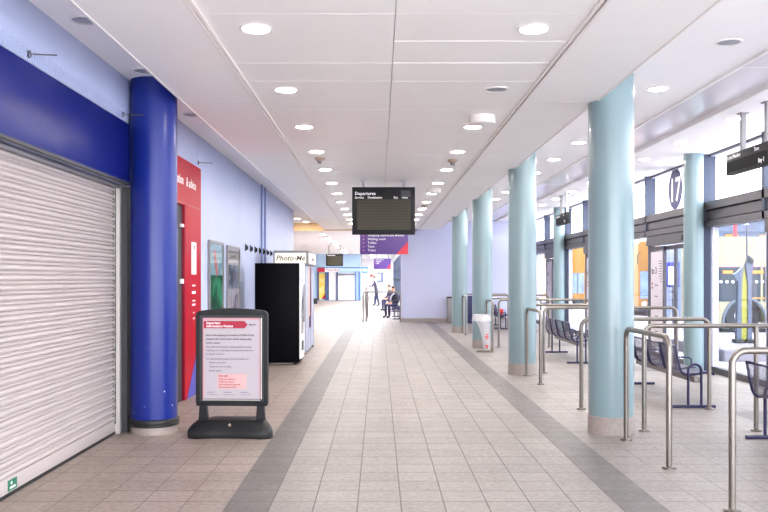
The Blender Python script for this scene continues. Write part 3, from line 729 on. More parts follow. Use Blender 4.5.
# ------------------------------------------------------------------ glazing at the gates
cols = (8.95, 14.3, 19.65, 25.0)
FR = XR - 0.12
def glass_wall():
    wn_, dn_, tn = 1, 1, 10
    for i, yc in enumerate((3.6,) + cols):
        ye = yc + 5.35
        # top lights
        a, b = yc + 0.06, yc + 3.12
        for (u, v) in ((yc + 0.1, yc + 3.12), (yc + 3.22, ye - 0.1 + 0.1)):
            o = sempty(f'window_{wn_}'); wn_ += 1
            MB().box(XR - 0.01, XR + 0.01, u, v, 2.86, 3.62).build('glass', M['glass'], o)
            MB().box(XR - .03, XR + .03, u, v, 3.61, 3.63).box(XR - .03, XR + .03, u, v, 2.84, 2.87).build('frame', M['pale_frame'], o)
        # fixed lower pane
        u, v = yc + 3.22, ye - 0.05
        o = sempty(f'window_{wn_}'); wn_ += 1
        MB().box(XR - 0.01, XR + 0.01, u, v, 0.1, 2.42).build('glass', M['tinted'], o)
        fm = MB().box(XR - .05, XR + .05, u, u + 0.06, 0.1, 2.42).box(XR - .05, XR + .05, v - 0.08, v, 0.1, 2.42)
        fm.build('frame', M['pale_frame'], o)
        MB().box(XR - .06, XR + .06, u, v, 0.0, 0.1).build('sill', M['beam'], o)
        # sliding door in the gate
        d = sempty(f'door_{dn_}'); dn_ += 1
        y0, y1 = yc + 0.22, yc + 3.12
        MB().box(XR - 0.14, XR + 0.08, y0, y1, 2.22, 2.405).build('header', M['beam'], d)
        MB().box(XR - 0.16, XR - 0.14, yc + 0.9, yc + 1.06, 2.25, 2.36, 0.01).build('motion_sensor', M['black'], d)
        for k, (p, q, m_) in enumerate(((y0, y0 + 0.72, 0), (y0 + 0.74, y0 + 1.46, 0), (y0 + 1.50, y0 + 2.18, 0), (y0 + 2.0 + .04, y1, 1))):
            xo = XR - 0.05 * (k % 2)
            lf = MB().box(xo - .02, xo + .02, p, p + 0.05, 0, 2.2).box(xo - .02, xo + .02, q - 0.05, q, 0, 2.2).box(xo - .02, xo + .02, p + .05, q - .05, 0, 0.09).box(xo - .02, xo + .02, p + .05, q - .05, 2.12, 2.2)
            lo = lf.build('leaf_frame', M['dark_frame'], d)
            MB().box(xo - .006, xo + .006, p + .05, q - .05, 0.09, 2.12).build('leaf_glass', M['door_glass'], lo)
            if m_:
                MB().box(xo - .012, xo - .007, p + .06, q - .06, 0.2, 2.1).build('vinyl', M['vinyl'], lo)
                yy = q - 0.12
                MB().text('to 3', 0.19, (xo - .013, yy, 1.66), '-x', .02).build('vinyl_number', M['ink'], lo)
                vt = MB(); vr_ = MB()
                for kk in range(9): vt.box(xo - .0135, xo - .0125, p + .12, p + .12 + random.uniform(.1, .2), 1.9 - kk * 0.05, 1.915 - kk * 0.05)
                for zz in (1.42, 1.2, 0.95, 0.8, 0.5): vt.box(xo - .0135, xo - .0125, q - .5, q - .3, zz, zz + 0.02)
                for zz in (1.44, 1.36, 0.93, 0.4): vr_.box(xo - .0135, xo - .0125, q - .2, q - .12, zz, zz + 0.04)
                vt.build('vinyl_text', M['ink_pale'], lo); vr_.build('vinyl_mark', M['red_print'], lo)
        # mullions
        struct(f'trim_{tn}', MB().box(FR - 0.06, XR + 0.06, yc + 0.02, yc + 0.09, 0, ZR), M['mullion']); tn += 1
        struct(f'trim_{tn}', MB().box(FR - 0.02, XR + 0.06, yc + 3.13, yc + 3.21, 2.42, ZR).box(XR - .07, XR + 0.06, yc + 3.13, yc + 3.21, 0, 2.42), M['mullion']); tn += 1
    struct(f'trim_{tn}', MB().box(FR - 0.02, XR + 0.08, -4, 31, 2.71, 2.84).box(FR + 0.015, XR + 0.08, -4, 31, 2.545, 2.69).box(FR - 0.02, XR + 0.08, -4, 31, 2.42, 2.525), M['beam']); tn += 1
    struct(f'trim_{tn}', MB().box(XR - 0.04, XR + 0.06, -4, 31, 2.43, 2.83), M['black_rubber']); tn += 1
    struct(f'trim_{tn}', MB().box(FR + 0.06, XR + 0.08, -4, 31, 3.63, ZR), M['dark_frame'])
glass_wall()
t = thing('bay_number_disc', 'round navy disc with white number 17 on the window', 'sign', (XR - 0.015, 16.06, 3.25))
MB().cyl((0, 0, 0), (-0.003, 0, 0), 0.385, n=48).build('disc', M['disc_navy'], t)
MB().text('17', 0.62, (-0.005, 0.0, -0.22), '-x', .022, 'CENTER').build('lettering', M['white'], t)

# ------------------------------------------------------------------ queue rails
RT, RH = 0.0245, 1.105
def rail(p0, p1, label, mids=()):
    o = thing('queue_rail', label, 'handrail', (p0[0], p0[1], 0), 'stainless queue rails')
    v = Vector((p1[0] - p0[0], p1[1] - p0[1], 0)); zz = RH - RT
    MB().tube(round_path([(0, 0, 0), (0, 0, zz), (v.x, v.y, zz), (v.x, v.y, 0)], 0.095), RT, 12).build('hoop', M['steel'], o)
    d = v.normalized()
    for m_ in mids:
        MB().cyl(d * m_, d * m_ + Vector((0, 0, zz)), RT, n=12).build('post', M['steel'], o)
    for s_ in [0, v.length] + list(mids):
        p = d * s_
        MB().lathe((p.x, p.y, 0), [(0.055, 0), (0.055, 0.016), (0.03, 0.022)], 24).build('base_flange', M['steel'], o)
rail((2.372, 5.72), (4.0, 5.72), 'stainless hoop rail crossing in front of the bench cut off by the frame edge')
rail((2.72, 8.74), (4.95, 8.74), 'long stainless queue rail crossing to the glazing just behind the first mint column', (1.15,))
rail((2.42, 10.19), (3.95, 10.19), 'stainless queue rail crossing at the end of the middle bench')
rail((2.73, 14.1), (4.93, 14.1), 'long stainless queue rail crossing to the glazing just behind the second mint column', (1.15,))
rail((2.425, 15.57), (3.97, 15.57), 'stainless queue rail crossing at the end of the second visible bench row')
rail((2.73, 19.42), (4.93, 19.42), 'long stainless queue rail crossing behind the third mint column', (1.15,))
rail((2.425, 20.9), (3.97, 20.9), 'stainless queue rail crossing just beyond the third mint column')
rail((2.73, 24.75), (4.93, 24.75), 'long stainless queue rail crossing behind the fourth mint column', (1.15,))
rail((2.43, 26.2), (3.97, 26.2), 'stainless queue rail crossing in front of the bench by the lavender wall')
rail((2.39, 7.02), (2.39, 8.24), 'stainless hoop rail standing in front of the first mint column')
rail((2.385, 12.58), (2.375, 13.68), 'stainless hoop rail standing in front of the second mint column')
rail((2.41, 18.1), (2.41, 19.05), 'stainless hoop rail standing beside the white bag stand')
rail((2.40, 23.55), (2.40, 24.4), 'stainless hoop rail standing in front of the fourth mint column')
rail((-0.57, 30.65), (0.77, 30.65), 'stainless rail at the mouth of the white hall, meeting the lavender wall')
rail((-0.47, 31.2), (-0.47, 36.0), 'stainless rail running away into the white hall', (2.4,))
rail((-0.715, 45.5), (-0.715, 50.5), 'far stainless rail that the standing person leans on', (2.5,))

# ------------------------------------------------------------------ benches
def bench(x, y0, nseat, label, arms=True, face=1):
    o = thing('bench_seat', label, 'bench', (x, y0, 0), 'perforated metal benches')
    Wd = 0.60; L_ = Wd * nseat
    MB().box(0.08 * face - 0.035, 0.08 * face + 0.035, 0.02, L_ - 0.02, 0.30, 0.37, 0.004).build('beam', M['bench_beam'], o)
    pr = [(-0.20, 0.745), (-0.185, 0.66), (-0.165, 0.56), (-0.145, 0.47), (-0.125, 0.43), (-0.09, 0.405), (-0.03, 0.40), (0.08, 0.41), (0.18, 0.425), (0.235, 0.425), (0.26, 0.405)]
    for k in range(nseat):
        a, b = k * Wd + 0.03, (k + 1) * Wd - 0.03
        st = MB().sheet([[(px * face + 0.02, a + (b - a) * j / 4, pz) for j in range(5)] for px, pz in pr]).build('seat', M['perf'], o)
        path = [(px * face + 0.02, a, pz) for px, pz in pr] + [(px * face + 0.02, b, pz) for px, pz in pr[::-1]]
        MB().tube(path, 0.0145, 8, closed=True).build('seat_frame', M['navy_frame'], st)
        MB().box(0.06 * face - 0.02, 0.10 * face + 0.02, (a + b) / 2 - 0.1, (a + b) / 2 + 0.1, 0.36, 0.405).build('seat_bracket', M['navy_frame'], st)
    for yy in (0.02, L_ - 0.10):
        lg = MB()
        x0, x1 = -0.03 * face, 0.13 * face
        pts = [(x0, yy, 0.03), (x0, yy, 0.45)]
        for k in range(1, 10):
            a = math.pi * (1 - k / 10); pts.append(((x0 + x1) / 2 + abs(x1 - x0) / 2 * math.cos(a) * face, yy, 0.45 + 0.075 * math.sin(a)))
        pts += [(x1, yy, 0.45), (x1, yy, 0.03)]
        lg.tube(pts, 0.016, 10)
        lo = lg.build('leg', M['navy_frame'], o)
        MB().box(-0.22, 0.30, yy - 0.02, yy + 0.02, 0.0, 0.035, 0.006).build('foot_bar', M['navy_frame'], lo)
    for k in range(1, nseat if arms else 0):
        yy = k * Wd
        MB().tube([(0.02 * face, yy, 0.42), (0.02 * face, yy, 0.52), (0.05 * face, yy, 0.56), (0.18 * face, yy, 0.56), (0.22 * face, yy, 0.53), (0.22 * face, yy, 0.43)], 0.01, 8).build('armrest', M['navy_frame'], o)
    return o
bench(3.80, 6.02, 4, 'blue perforated metal bench cut off at the frame edge, just past a hoop rail')
bench(3.775, 10.30, 4, 'blue perforated metal bench standing beyond the first mint column')
bench(3.68, 15.67, 4, 'blue perforated metal bench standing beyond the second mint column')
bench(3.80, 26.4, 4, 'blue perforated metal bench at the concourse end, by the lavender wall')
bench(0.74, 32.6, 4, 'blue perforated bench in the white hall with seated people', False, -1)
bench(0.78, 40.1, 4, 'blue perforated bench deeper in the white hall, behind the seated person in black', False, -1)
tag(MB().box(3.74, 3.88, 26.55, 26.7, 0.435, 0.62, 0.04, 3).build('bag', M['red_cloth']), 'small red bag resting on the bench by the lavender wall', 'bag')

# ------------------------------------------------------------------ bag stand
t = thing('bag_stand', 'white rubbish bag hanging from a metal hoop stand before the third mint column', 'rubbish bag stand', (2.2, 18.15, 0))
hp = [(0.17 * math.cos(a), 0.15 * math.sin(a), 0.78) for a in [2 * math.pi * k / 24 for k in range(24)]]
MB().tube(hp, 0.014, 8, closed=True).build('hoop', M['steel'], t)
MB().cyl((0.15, 0.08, 0.015), (0.15, 0.08, 0.80), 0.014, n=10).build('post', M['steel'], t)
MB().tube([(0.15, 0.08, 0.012), (-0.1, 0.14, 0.012), (-0.14, -0.1, 0.012), (0.14, -0.12, 0.012)], 0.01, 6, closed=True).build('foot_ring', M['steel'], t)
bg_ = MB(); rings = []
for z_, rx, ry, cx in ((0.04, 0.05, 0.05, 0.10), (0.10, 0.07, 0.065, 0.09), (0.3, 0.085, 0.08, 0.075), (0.55, 0.115, 0.10, 0.045), (0.70, 0.15, 0.14, 0.0), (0.785, 0.172, 0.152, 0.0), (0.80, 0.182, 0.162, 0), (0.76, 0.195, 0.175, -0.005), (0.66, 0.205, 0.18, -0.01)):
    rings.append([bg_.bm.verts.new((cx + rx * (1 + 0.06 * math.sin(5 * a + z_ * 9)) * math.cos(a), ry * (1 + .06 * math.cos(4 * a)) * math.sin(a), z_)) for a in [2 * math.pi * k / 32 for k in range(32)]])
for A, B in zip(rings, rings[1:]): bg_.skin(A, B)
bg_.bm.faces.new(rings[0][::-1])
bgo = bg_.build('bag', M['bag'], t)
for z_, w__ in ((0.36, .03), (0.32, .05), (0.28, .03), (0.13, .05), (0.09, .04)):
    MB().box(0.085 - w__ * .7, 0.085 + w__ * .7, -0.094, -0.086, z_, z_ + 0.025).build('red_print', M['red_cloth'], bgo)

# bins by the lavender wall
t = thing('litter_bin', 'low grey metal cabinet bin against the lavender wall beside the fourth column', 'bin', (2.66, 30.75, 0))
MB().box(-0.19, 0.19, -0.2, 0.2, 0, 0.86, 0.01).build('body', M['bin'], t); MB().box(-0.21, 0.21, -0.22, 0.21, 0.86, 0.91, 0.01).build('lid', M['charcoal'], t)
t = thing('litter_bin', 'dark blue litter bin by the lavender wall, glimpsed between two mint columns', 'bin', (3.12, 29.8, 0))
MB().box(-0.16, 0.16, -0.18, 0.18, 0, 0.86, 0.02).build('body', M['bin_blue'], t); MB().box(-0.17, 0.17, -0.19, 0.19, 0.86, 0.96, 0.03).build('lid', M['bin_blue'], t)

# ------------------------------------------------------------------ far hall
t = thing('far_shopfront', 'pale blue shopfront with white shutter at the end of the white hall', 'shopfront', (-4.6, 61, 0))
def fx(px): return (px - 379) * 61 / 852 + 4.6
def fz(py): return EYE - (py - 278.5) * 61 / 852
MB().box(fx(296), fx(361), 0.05, 0.3, 0, 3.3).build('backing_wall', M['sky_shop'], t)
fs = MB().box(fx(317.5), fx(361), -0.1, 0.05, fz(271.5), 3.28).build('fascia', M['sky_shop'], t)
MB().box(fx(317.5), fx(361), -0.16, -0.1, fz(268.2), fz(267.2)).build('fascia_line', M['shop_blue'], fs)
MB().box(fx(317.5), fx(325), -0.14, -0.1, fz(272), fz(267)).build('red_banner', M['signred'], fs)
bn = MB().box(fx(325), fx(339), -0.14, -0.1, fz(272), fz(267)).build('white_banner', M['white'], fs)
MB().text('Travel Shop', 0.2, (fx(326), -0.142, fz(270.8)), '-y', .01).build('lettering', M['red_print'], bn)
for a, b in ((317.5, 319), (325.3, 326.2), (328, 329), (336.3, 338), (355, 356.2), (358.6, 360.5)):
    MB().box(fx(a), fx(b), -0.12, 0.05, 0, fz(271.5)).build('post', M['shop_dark'] if a < 350 else M['shop_blue'], t)
MB().box(fx(319), fx(325.3), 0.0, 0.05, 0.1, fz(273)).build('yellow_poster', M['yellow_poster'], t)
MB().prism([(fx(321.5), -0.01, 0.1), (fx(325.3), -0.01, 0.1), (fx(325.3), -0.01, 0.5)], (0, 0.02, 0)).build('poster_corner', M['signred'], t)
MB().box(fx(326.2), fx(328), 0.0, 0.05, 0, fz(272)).build('blue_panel', M['shop_blue'], t)
MB().box(fx(329), fx(336.3), 0.0, 0.05, 0.05, fz(272)).build('white_panel', M['white'], t)
sh = MB(); z = 0.05
while z < fz(273.5):
    sh.box(fx(338), fx(355), -0.02, 0.03, z, z + 0.115, 0.0); z += 0.12
sh.build('shutter_slat', M['bright_shutter'], t)
MB().box(fx(337.5), fx(355.5), -0.1, 0.03, fz(275.2), fz(273.5)).build('shutter_hood', M['booth_dark'], t)
MB().box(fx(356.2), fx(358.6), 0.02, 0.04, 0, fz(271.5)).build('side_light', M['sky_shop'], t)
t = thing('square_sign', 'small square blue sign projecting beside the far shopfront', 'sign', (-0.98, 58, 0))
MB().box(-0.21, 0.21, 0, 0.08, 1.95, 2.34).build('panel', M['cyan_sign'], t); MB().box(-0.15, 0.15, -0.006, 0, 2.06, 2.22).build('symbol', M['sky_shop'], t)
MB().box(-0.23, -0.19, 0, 0.08, 2.3, 3.3).build('hanger', M['steel'], t)
t = thing('notice_sign', 'pale grey-blue notice board on the bright end wall of the hall', 'notice board', (0.1, 74.96, 1.2))
MB().box(-0.25, 0.3, 0, 0.04, 0, 0.9).build('board', M['slate'], t); MB().box(-0.2, 0.05, -0.01, 0, 0.2, 0.75).build('sheet', M['white'], t)
t = thing('orange_sign', 'tiny orange and white sign on the end wall of the hall', 'sign', (-0.65, 74.96, 1.72))
MB().box(-0.16, 0.16, 0, 0.04, 0, 0.2).build('panel', M['busled'].copy() if False else M['poster_red'], t)
# window wall of the far hall
hw = MB()
struct('wall_hall', MB().box(1.20, 1.38, 31.25, 75, 2.95, 3.6).box(1.20, 1.38, 31.25, 75, 0, 0.35), M['white_wall'])
k = 20
y = 31.3; n = 30
while y < 74:
    o = sempty(f'window_{n}'); n += 1
    MB().box(1.28, 1.30, y + .1, y + 4.3, 0.35, 2.95).build('glass', M['glass'], o)
    MB().box(1.18, 1.38, y, y + 0.14, 0.35, 2.95).box(1.22, 1.36, y + 0.14, y + 4.3, 1.45, 1.58).box(1.22, 1.36, y + .3, y + 4.3, 2.2, 2.3).build('frame', M['mullion'], o)
    y += 4.4

# ------------------------------------------------------------------ people
def person_mesh(J, E, mats, pick, sub=1):
    """J: joint -> (co, radius); E: edges. One continuous skinned surface."""
    names = list(J); idx = {n_: i for i, n_ in enumerate(names)}
    me = bpy.data.meshes.new('body'); me.from_pydata([J[n_][0] for n_ in names], [(idx[a], idx[b]) for a, b in E], [])
    o = bpy.data.objects.new('body', me); COL.objects.link(o)
    md = o.modifiers.new('skin', 'SKIN'); md.use_smooth_shade = True; md.branch_smoothing = 0.4
    for i, n_ in enumerate(names):
        sv = me.skin_vertices[0].data[i]; r = J[n_][1]; sv.radius = r if isinstance(r, tuple) else (r, r); sv.use_root = (i == 0)
    ms = o.modifiers.new('sub', 'SUBSURF'); ms.levels = sub; ms.render_levels = sub
    dg = bpy.context.evaluated_depsgraph_get(); dg.update()
    out = bpy.data.meshes.new_from_object(o.evaluated_get(dg))
    bpy.data.objects.remove(o); bpy.data.meshes.remove(me)
    out.materials.clear()
    for m_ in mats: out.materials.append(m_)
    for p in out.polygons: p.material_index = pick(p.center); p.use_smooth = True
    return out
def hand(J, E, wrist, pos, fwd, down, side):
    """palm, four unequal curled fingers and a thumb that leaves the side of the palm"""
    f, d = Vector(fwd).normalized(), Vector(down).normalized(); s_ = f.cross(d).normalized() * side
    p = Vector(pos); k = wrist
    J[k + '_palm'] = (p + f * 0.05, (0.035, 0.02)); E.append((wrist, k + '_palm'))
    for q in range(4):
        o = s_ * (0.03 - 0.02 * q); ln = (0.036, 0.042, 0.04, 0.032)[q]
        a = p + f * 0.085 + o; b = a + f * ln + d * 0.012; c = b + f * ln * 0.35 + d * ln
        for nm, v in (('a', a), ('b', b), ('c', c)): J[f'{k}_f{q}{nm}'] = (v, 0.0085)
        E += [(k + '_palm', f'{k}_f{q}a'), (f'{k}_f{q}a', f'{k}_f{q}b'), (f'{k}_f{q}b', f'{k}_f{q}c')]
    a = p + f * 0.035 + s_ * 0.04; b = a + f * 0.035 + s_ * 0.015 + d * 0.02
    J[k + '_ta'] = (a, 0.010); J[k + '_tb'] = (b, 0.009); E += [(k + '_palm', k + '_ta'), (k + '_ta', k + '_tb')]
def head_parts(parent, c, fwd, hair, long_=False):
    f = Vector(fwd).normalized(); s_ = Vector((0, 0, 1)).cross(f)
    hm = MB()
    bmesh.ops.create_uvsphere(hm.bm, u_segments=20, v_segments=12, radius=1.0)
    for v in list(hm.bm.verts):
        co_ = v.co
        v.co = Vector(c) - f * 0.018 + Vector((0, 0, 0.022)) + f * (co_.x * 0.105) + s_ * (co_.y * 0.085) + Vector((0, 0, co_.z * 0.115))
    cut = [v for v in hm.bm.verts if (v.co - Vector(c)).dot(f) > 0.035 and v.co.z < c[2] + 0.075 or v.co.z < c[2] - (0.09 if long_ else 0.03)]
    bmesh.ops.delete(hm.bm, geom=cut, context='VERTS')
    hm.build('hair', hair, parent)
    em = MB()
    for sd in (-1, 1):
        p = Vector(c) + f * 0.083 + s_ * (0.033 * sd) + Vector((0, 0, 0.01)); em.cyl(p, p + f * 0.012, 0.012, 0.006, n=10)
    em.build('eyes', M['hair_dark'], parent)
    fm_ = MB(); p = Vector(c) + f * 0.085
    fm_.prism([p + Vector((0, 0, 0.015)), p + f * 0.032 + Vector((0, 0, -0.03)), p + Vector((0, 0, -0.036))], s_ * 0.02)
    for sd in (-1, 1):
        q = Vector(c) + s_ * (0.078 * sd) - f * 0.005; fm_.cyl(q, q + s_ * (0.02 * sd), 0.028, 0.02, n=10)
    fm_.build('nose_and_ear', M['skin'], parent)
    mm = MB(); q = Vector(c) + f * 0.086 + Vector((0, 0, -0.058)); mm.prism([q - s_ * .022, q + s_ * .022, q + s_ * .018 - Vector((0, 0, .01)), q - s_ * .018 - Vector((0, 0, .01))], f * 0.006)
    mm.build('mouth', M['red_dark'], parent)

# standing person leaning on the far rail, turned to the shopfront side
t = thing('person', 'standing person in mauve-grey jacket and navy trousers leaning on the far rail', 'person', (-0.17, 48.0, 0))
J = {'pelvis': ((0.02, 0, 0.93), (0.15, 0.125)), 'spine': ((-0.02, 0, 1.12), (0.145, 0.115)), 'chest': ((-0.06, 0, 1.30), (0.165, 0.125)), 'neck': ((-0.11, 0, 1.45), 0.058), 'head0': ((-0.13, 0, 1.53), (0.075, 0.08)), 'head1': ((-0.135, 0, 1.64), (0.078, 0.09))}
E = [('pelvis', 'spine'), ('spine', 'chest'), ('chest', 'neck'), ('neck', 'head0'), ('head0', 'head1')]
for sd, n_ in ((-1, 'a'), (1, 'b')):
    J['sh' + n_] = ((-0.06, 0.17 * sd, 1.37), 0.068); J['el' + n_] = ((-0.20, 0.21 * sd, 1.14), 0.05); J['wr' + n_] = ((-0.37, 0.17 * sd, 1.15), 0.034)
    E += [('chest', 'sh' + n_), ('sh' + n_, 'el' + n_), ('el' + n_, 'wr' + n_)]
    hand(J, E, 'wr' + n_, (-0.37, 0.17 * sd, 1.15), (-1, 0, -0.05), (0, 0, -1), sd)
    k_ = 0.05 * sd
    J['hip' + n_] = ((0.03, 0.10 * sd, 0.86), 0.098); J['kn' + n_] = ((0.02 - k_, 0.10 * sd, 0.50), 0.068); J['an' + n_] = ((0.06 - k_ * 2.4, 0.10 * sd, 0.10), 0.048); J['to' + n_] = ((-0.09 - k_ * 2.4, 0.10 * sd, 0.045), 0.042)
    E += [('pelvis', 'hip' + n_), ('hip' + n_, 'kn' + n_), ('kn' + n_, 'an' + n_), ('an' + n_, 'to' + n_)]
def pick(c):
    if c.z > 1.455 or c.x < -0.39: return 0
    if c.z > 0.86: return 1
    return 2 if c.z > 0.115 else 3
me = person_mesh(J, E, [M['skin'], M['jacket'], M['trousers'], M['shoe']], pick, 2)
o = bpy.data.objects.new('body', me); COL.objects.link(o); o.parent = t
head_parts(t, (-0.14, 0, 1.59), (-1, 0, 0), M['hair'])

def seated(loc, label, coatm, hairm, stripe, turn=28):
    """seated on a bench that faces -x, leaning forward and turned towards the camera"""
    t = thing('person', label, 'person', loc, rz=R(turn))
    J = {'pelvis': ((0.02, 0, 0.59), (0.15, 0.125)), 'spine': ((0.0, 0, 0.70), (0.15, 0.125)), 'chest': ((-0.06, 0, 0.88), (0.17, 0.135)), 'neck': ((-0.12, 0, 1.01), 0.056), 'head0': ((-0.145, 0, 1.09), (0.075, 0.08)), 'head1': ((-0.155, 0, 1.19), (0.078, 0.09))}
    E = [('pelvis', 'spine'), ('spine', 'chest'), ('chest', 'neck'), ('neck', 'head0'), ('head0', 'head1')]
    for sd, n_ in ((-1, 'a'), (1, 'b')):
        J['sh' + n_] = ((-0.05, 0.17 * sd, 0.94), 0.07); J['el' + n_] = ((-0.09, 0.24 * sd, 0.72), 0.055); J['wr' + n_] = ((-0.28, 0.13 * sd, 0.63), 0.036)
        E += [('chest', 'sh' + n_), ('sh' + n_, 'el' + n_), ('el' + n_, 'wr' + n_)]
        hand(J, E, 'wr' + n_, (-0.28, 0.13 * sd, 0.63), (-1, -0.3 * sd, -0.1), (0, 0, -1), sd)
        J['hip' + n_] = ((-0.05, 0.10 * sd, 0.56), 0.088); J['kn' + n_] = ((-0.42, 0.12 * sd, 0.53), 0.066); J['an' + n_] = ((-0.40, 0.12 * sd, 0.10), 0.047); J['to' + n_] = ((-0.54, 0.13 * sd, 0.045), 0.042)
        E += [('pelvis', 'hip' + n_), ('hip' + n_, 'kn' + n_), ('kn' + n_, 'an' + n_), ('an' + n_, 'to' + n_)]
    def pick(c):
        if c.z > 1.015 or (c.x < -0.30 and 0.56 < c.z < 0.7): return 0
        if c.z > 0.60: return 1
        return 2 if c.z > 0.11 else 3
    me = person_mesh(J, E, [M['skin'], coatm, M['trousers'], M['shoe']], pick, 2)
    o = bpy.data.objects.new('body', me); COL.objects.link(o); o.parent = t
    head_parts(t, (-0.16, 0, 1.145), (-1, 0, -0.1), hairm)
    if stripe:
        MB().tube([(-0.20, -0.14, 0.98), (-0.235, -0.02, 0.88), (-0.21, 0.08, 0.76), (-0.165, 0.13, 0.66)], 0.028, 8).build('scarf', M['stripe'], o)
seated((0.67, 33.5, 0.0), 'seated person in black coat with pale diagonal scarf on the hall bench', M['coat'], M['hair'], True, 34)
seated((0.60, 41.0, 0.0), 'seated dark-haired person farther back, mostly hidden behind the one in black', M['jacket'], M['hair_dark'], False)

# ------------------------------------------------------------------ outside
struct('ground', MB().box(XR + 0.02, 60, -10, 90, -0.35, -0.03), M['asphalt'])
struct('kerb_strip', MB().box(6.6, 9.0, 16.3, 19.5, -0.04, 0.20, 0.03), M['kerb'])
def bus(x0, x1, y0, y1, zt, paint, glassm, label, wheels, front=False):
    o = thing('bus', label, 'bus', (x0, y0, -0.03))
    L_, D = x1 - x0, y1 - y0
    zb = 0.28; pts = [(0, 0, zb)]
    for c in wheels:
        pts.append((c - 0.62, 0, zb))
        for k in range(1, 12):
            a = math.pi * (1 - k / 12); pts.append((c + 0.62 * math.cos(a), 0, zb + 0.72 * math.sin(a)))
        pts.append((c + 0.62, 0, zb))
    pts += [(L_, 0, zb), (L_, 0, zt - 0.12), (L_ - 0.12, 0, zt), (0.12, 0, zt), (0, 0, zt - 0.12)]
    body = MB().prism(pts, (0, D, 0)).build('body', paint, o)
    for c in wheels:
        MB().tube([(c + 0.64 * math.cos(a), -0.015, zb + 0.74 * math.sin(a)) for a in [math.pi * k / 16 for k in range(17)]], 0.045, 8).build('arch_trim', M['arch'], o)
        for yy in (0.12, D - 0.4):
            wh = MB().cyl((c, yy, 0.5), (c, yy + 0.28, 0.5), 0.5, n=32).build('wheel', M['tyre'], o)
            MB().cyl((c, yy - 0.02, 0.5), (c, yy, 0.5), 0.26, n=24).build('wheel_hub', M['chrome'], wh)
    return o, body, L_, D
# cream bus, side on to the glazing
o, body, L_, D = bus(9.75, 20.0, 25.0, 27.5, 2.82, M['cream'], None, 'cream bus standing side-on outside the wide pane', (0.98, 6.8))
for k in range(7):
    wd = MB().box(0.06 + k * 1.46, 1.44 + k * 1.46, -0.02, 0.0, 0.92, 1.93).build('window', M['busglass'], body)
lt = MB()
for k in range(12): lt.cyl((0.1 + k * 0.158 * 1.1, -0.03, 1.50), (0.1 + k * 0.158 * 1.1, -0.02, 1.50), 0.045, n=12)
lt.build('window_dot', M['white'], body)
MB().box(0.33, 0.62, -0.03, -0.02, 1.74, 1.83).box(1.08, 1.52, -0.03, -0.02, 1.74, 1.83).build('display', M['busled'], body)
MB().box(1.2, 1.75, -0.03, -0.02, 1.00, 1.04).build('grab_rail', M['busyellow'], body)
MB().box(0.0, L_, -0.01, 0.0, 1.93, 1.96).build('trim_line', M['rose'], body)
MB().box(0.06, 0.25, -0.01, 0, 0.74, 0.79).build('side_lamp', M['poster_red'], body)
def front_bus(x, y, zt, label):
    o, body, L_, D = bus(x, x + 2.5, y, y + 9.5, zt, M['busyellow'], None, label, ())
    MB().box(0.08, 2.42, -0.02, 0, 0.75, 1.90, 0.0).build('windscreen', M['busglass_pale'], body)
    MB().box(1.22, 1.27, -0.03, -0.02, 0.75, 1.9).build('windscreen_bar', M['charcoal'], body)
    MB().box(0.3, 2.2, -0.02, 0, 2.15, 2.5).build('destination_blind', M['busglass'], body) if False else None
    for sx in (0.25, 2.25): MB().cyl((sx, -0.03, 0.52), (sx, 0, 0.52), 0.11, n=20).build('headlamp', M['white'], body)
    MB().box(0.0, 2.5, -0.03, 0, 0.18, 0.38, 0.01).build('bumper', M['tyre'], body)
    for sx in (0.2, 2.3):
        for yy in (2.0, 7.0): MB().cyl((sx - .14, yy, 0.48), (sx + .14, yy, 0.48), 0.48, n=28).build('wheel', M['tyre'], o)
    MB().tube([(0.1, 0, 2.7), (-0.1, -0.25, 2.6), (-0.1, -0.25, 2.2)], 0.02, 6).build('mirror_arm', M['charcoal'], body)
    sw = MB()
    for k in range(5): sw.box(-0.02, 0, 0.8 + k * 1.7, 2.3 + k * 1.7, 0.95, 1.95)
    sw.build('side_glazing', M['busglass_pale'], body)
front_bus(10.95, 36.0, 3.18, 'yellow bus facing the gates, seen past the first mint column')
front_bus(9.95, 48.0, 3.40, 'yellow bus facing the gates, seen past the far slim column')
front_bus(8.9, 62.0, 3.40, 'yellow bus glimpsed through the last gate before the lavender wall')
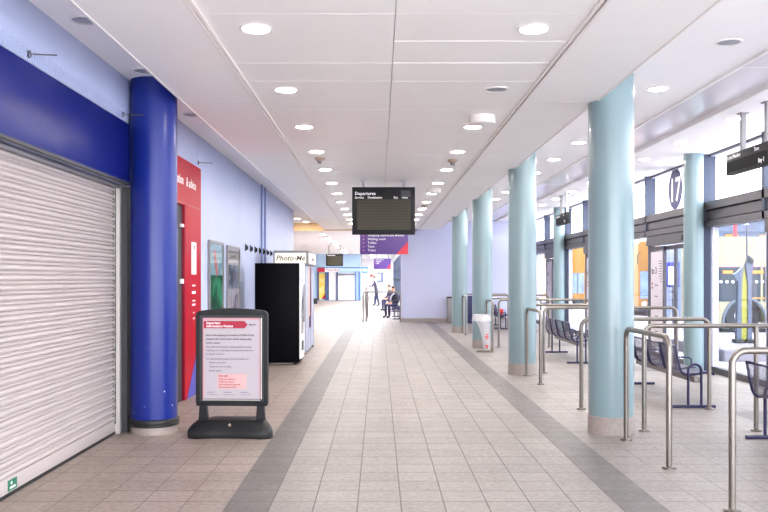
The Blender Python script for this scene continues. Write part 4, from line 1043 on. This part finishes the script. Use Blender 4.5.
# bay marker pylon outside the pane
t = thing('bay_marker', 'grey two-legged marker with yellow stripe and pole outside the pane', 'bay marker', (7.72, 18.0, 0.2))
for pts in ([(-0.16, 0, 0), (-0.06, 0, 0), (-0.05, 0, 1.2), (-0.02, 0, 1.62), (-0.14, 0, 1.5), (-0.22, 0, 1.45), (-0.2, 0, 1.38), (-0.13, 0, 1.3)],
            [(0.07, 0, 0), (0.17, 0, 0), (0.15, 0, 1.2), (0.20, 0, 1.75), (0.12, 0, 1.85), (0.04, 0, 1.66), (0.08, 0, 1.2)]):
    MB().prism(pts, (0, 0.12, 0)).build('leg', M['pylon'], t)
MB().prism([(-0.06, 0.03, 0.05), (0.08, 0.03, 0.05), (0.07, 0.03, 1.25), (0.0, 0.03, 1.62), (-0.04, 0.03, 1.25)], (0, 0.05, 0)).build('yellow_stripe', M['pylon_yellow'], t)
MB().cyl((0.13, 0.02, 1.74), (0.13, -0.03, 1.74), 0.055, n=20).build('lens', M['charcoal'], t)
MB().cyl((0.08, 0.06, 1.6), (0.08, 0.06, 2.45), 0.018, n=10).build('pole', M['arch'], t)
for sx in (-0.11, 0.12): MB().box(sx - 0.09, sx + 0.09, -0.05, 0.17, 0, 0.08, 0.01).build('foot', M['charcoal'], t)
# building and canopy edge beyond the buses
t = thing('station_building', 'glazed building with warm lights beyond the cream bus', 'building', (11.0, 33.0, -0.03))
MB().box(0.5, 20, 0, 2, 0, 3.95).build('wall', M['slate'], t)
for k in range(6): MB().box(2.4 + k * 1.3, 2.9 + k * 1.3, -0.05, 0, 3.2, 3.3).build('lit_panel', M['busled'] if k % 3 == 0 else M['brick'], t)
MB().box(0.5, 20, -0.3, 0, 3.85, 3.98).build('roof_edge', M['arch'], t)
MB().box(0.5, 20, -0.2, -0.1, 3.38, 3.42).build('roof_rail', M['arch'], t)
tag(MB().cyl((12.75, 30.5, -0.03), (12.75, 30.5, 3.8), 0.07, n=12).build('red_post', M['redpole']), 'slim red post between the cream bus and the glazed building', 'post')
t = thing('distant_terrace', 'long pale building closing the view beyond the buses', 'building', (6.5, 74, -0.03))
MB().box(0, 50, 0, 4, 0, 4.3).build('wall', M['slate'], t)
for k in range(14): MB().box(0.6 + k * 1.8, 1.9 + k * 1.8, -0.05, 0, 0.8, 2.6).build('window', M['busglass_pale'], t)
MB().box(-0.2, 50, -0.4, 0, 4.2, 4.5).build('roof_edge', M['pale_frame'], t)
for k, (x_, z_, zt, c) in enumerate(((10.0, 29.0, 2.0, 'blue_print'),)):
    o = thing('timetable_post', 'blue timetable post out on the bus stand', 'timetable post', (x_, z_, -0.03))
    MB().cyl((0, 0, 0), (0, 0, zt), 0.035, n=10).build('post', M['arch'], o)
    MB().box(-0.22, 0.22, -0.03, 0.03, zt - 0.7, zt + 0.15, 0.01).build('case', M[c], o)
    MB().box(-0.17, 0.17, -0.036, -0.03, zt - 0.62, zt).build('timetable', M['white'], o)
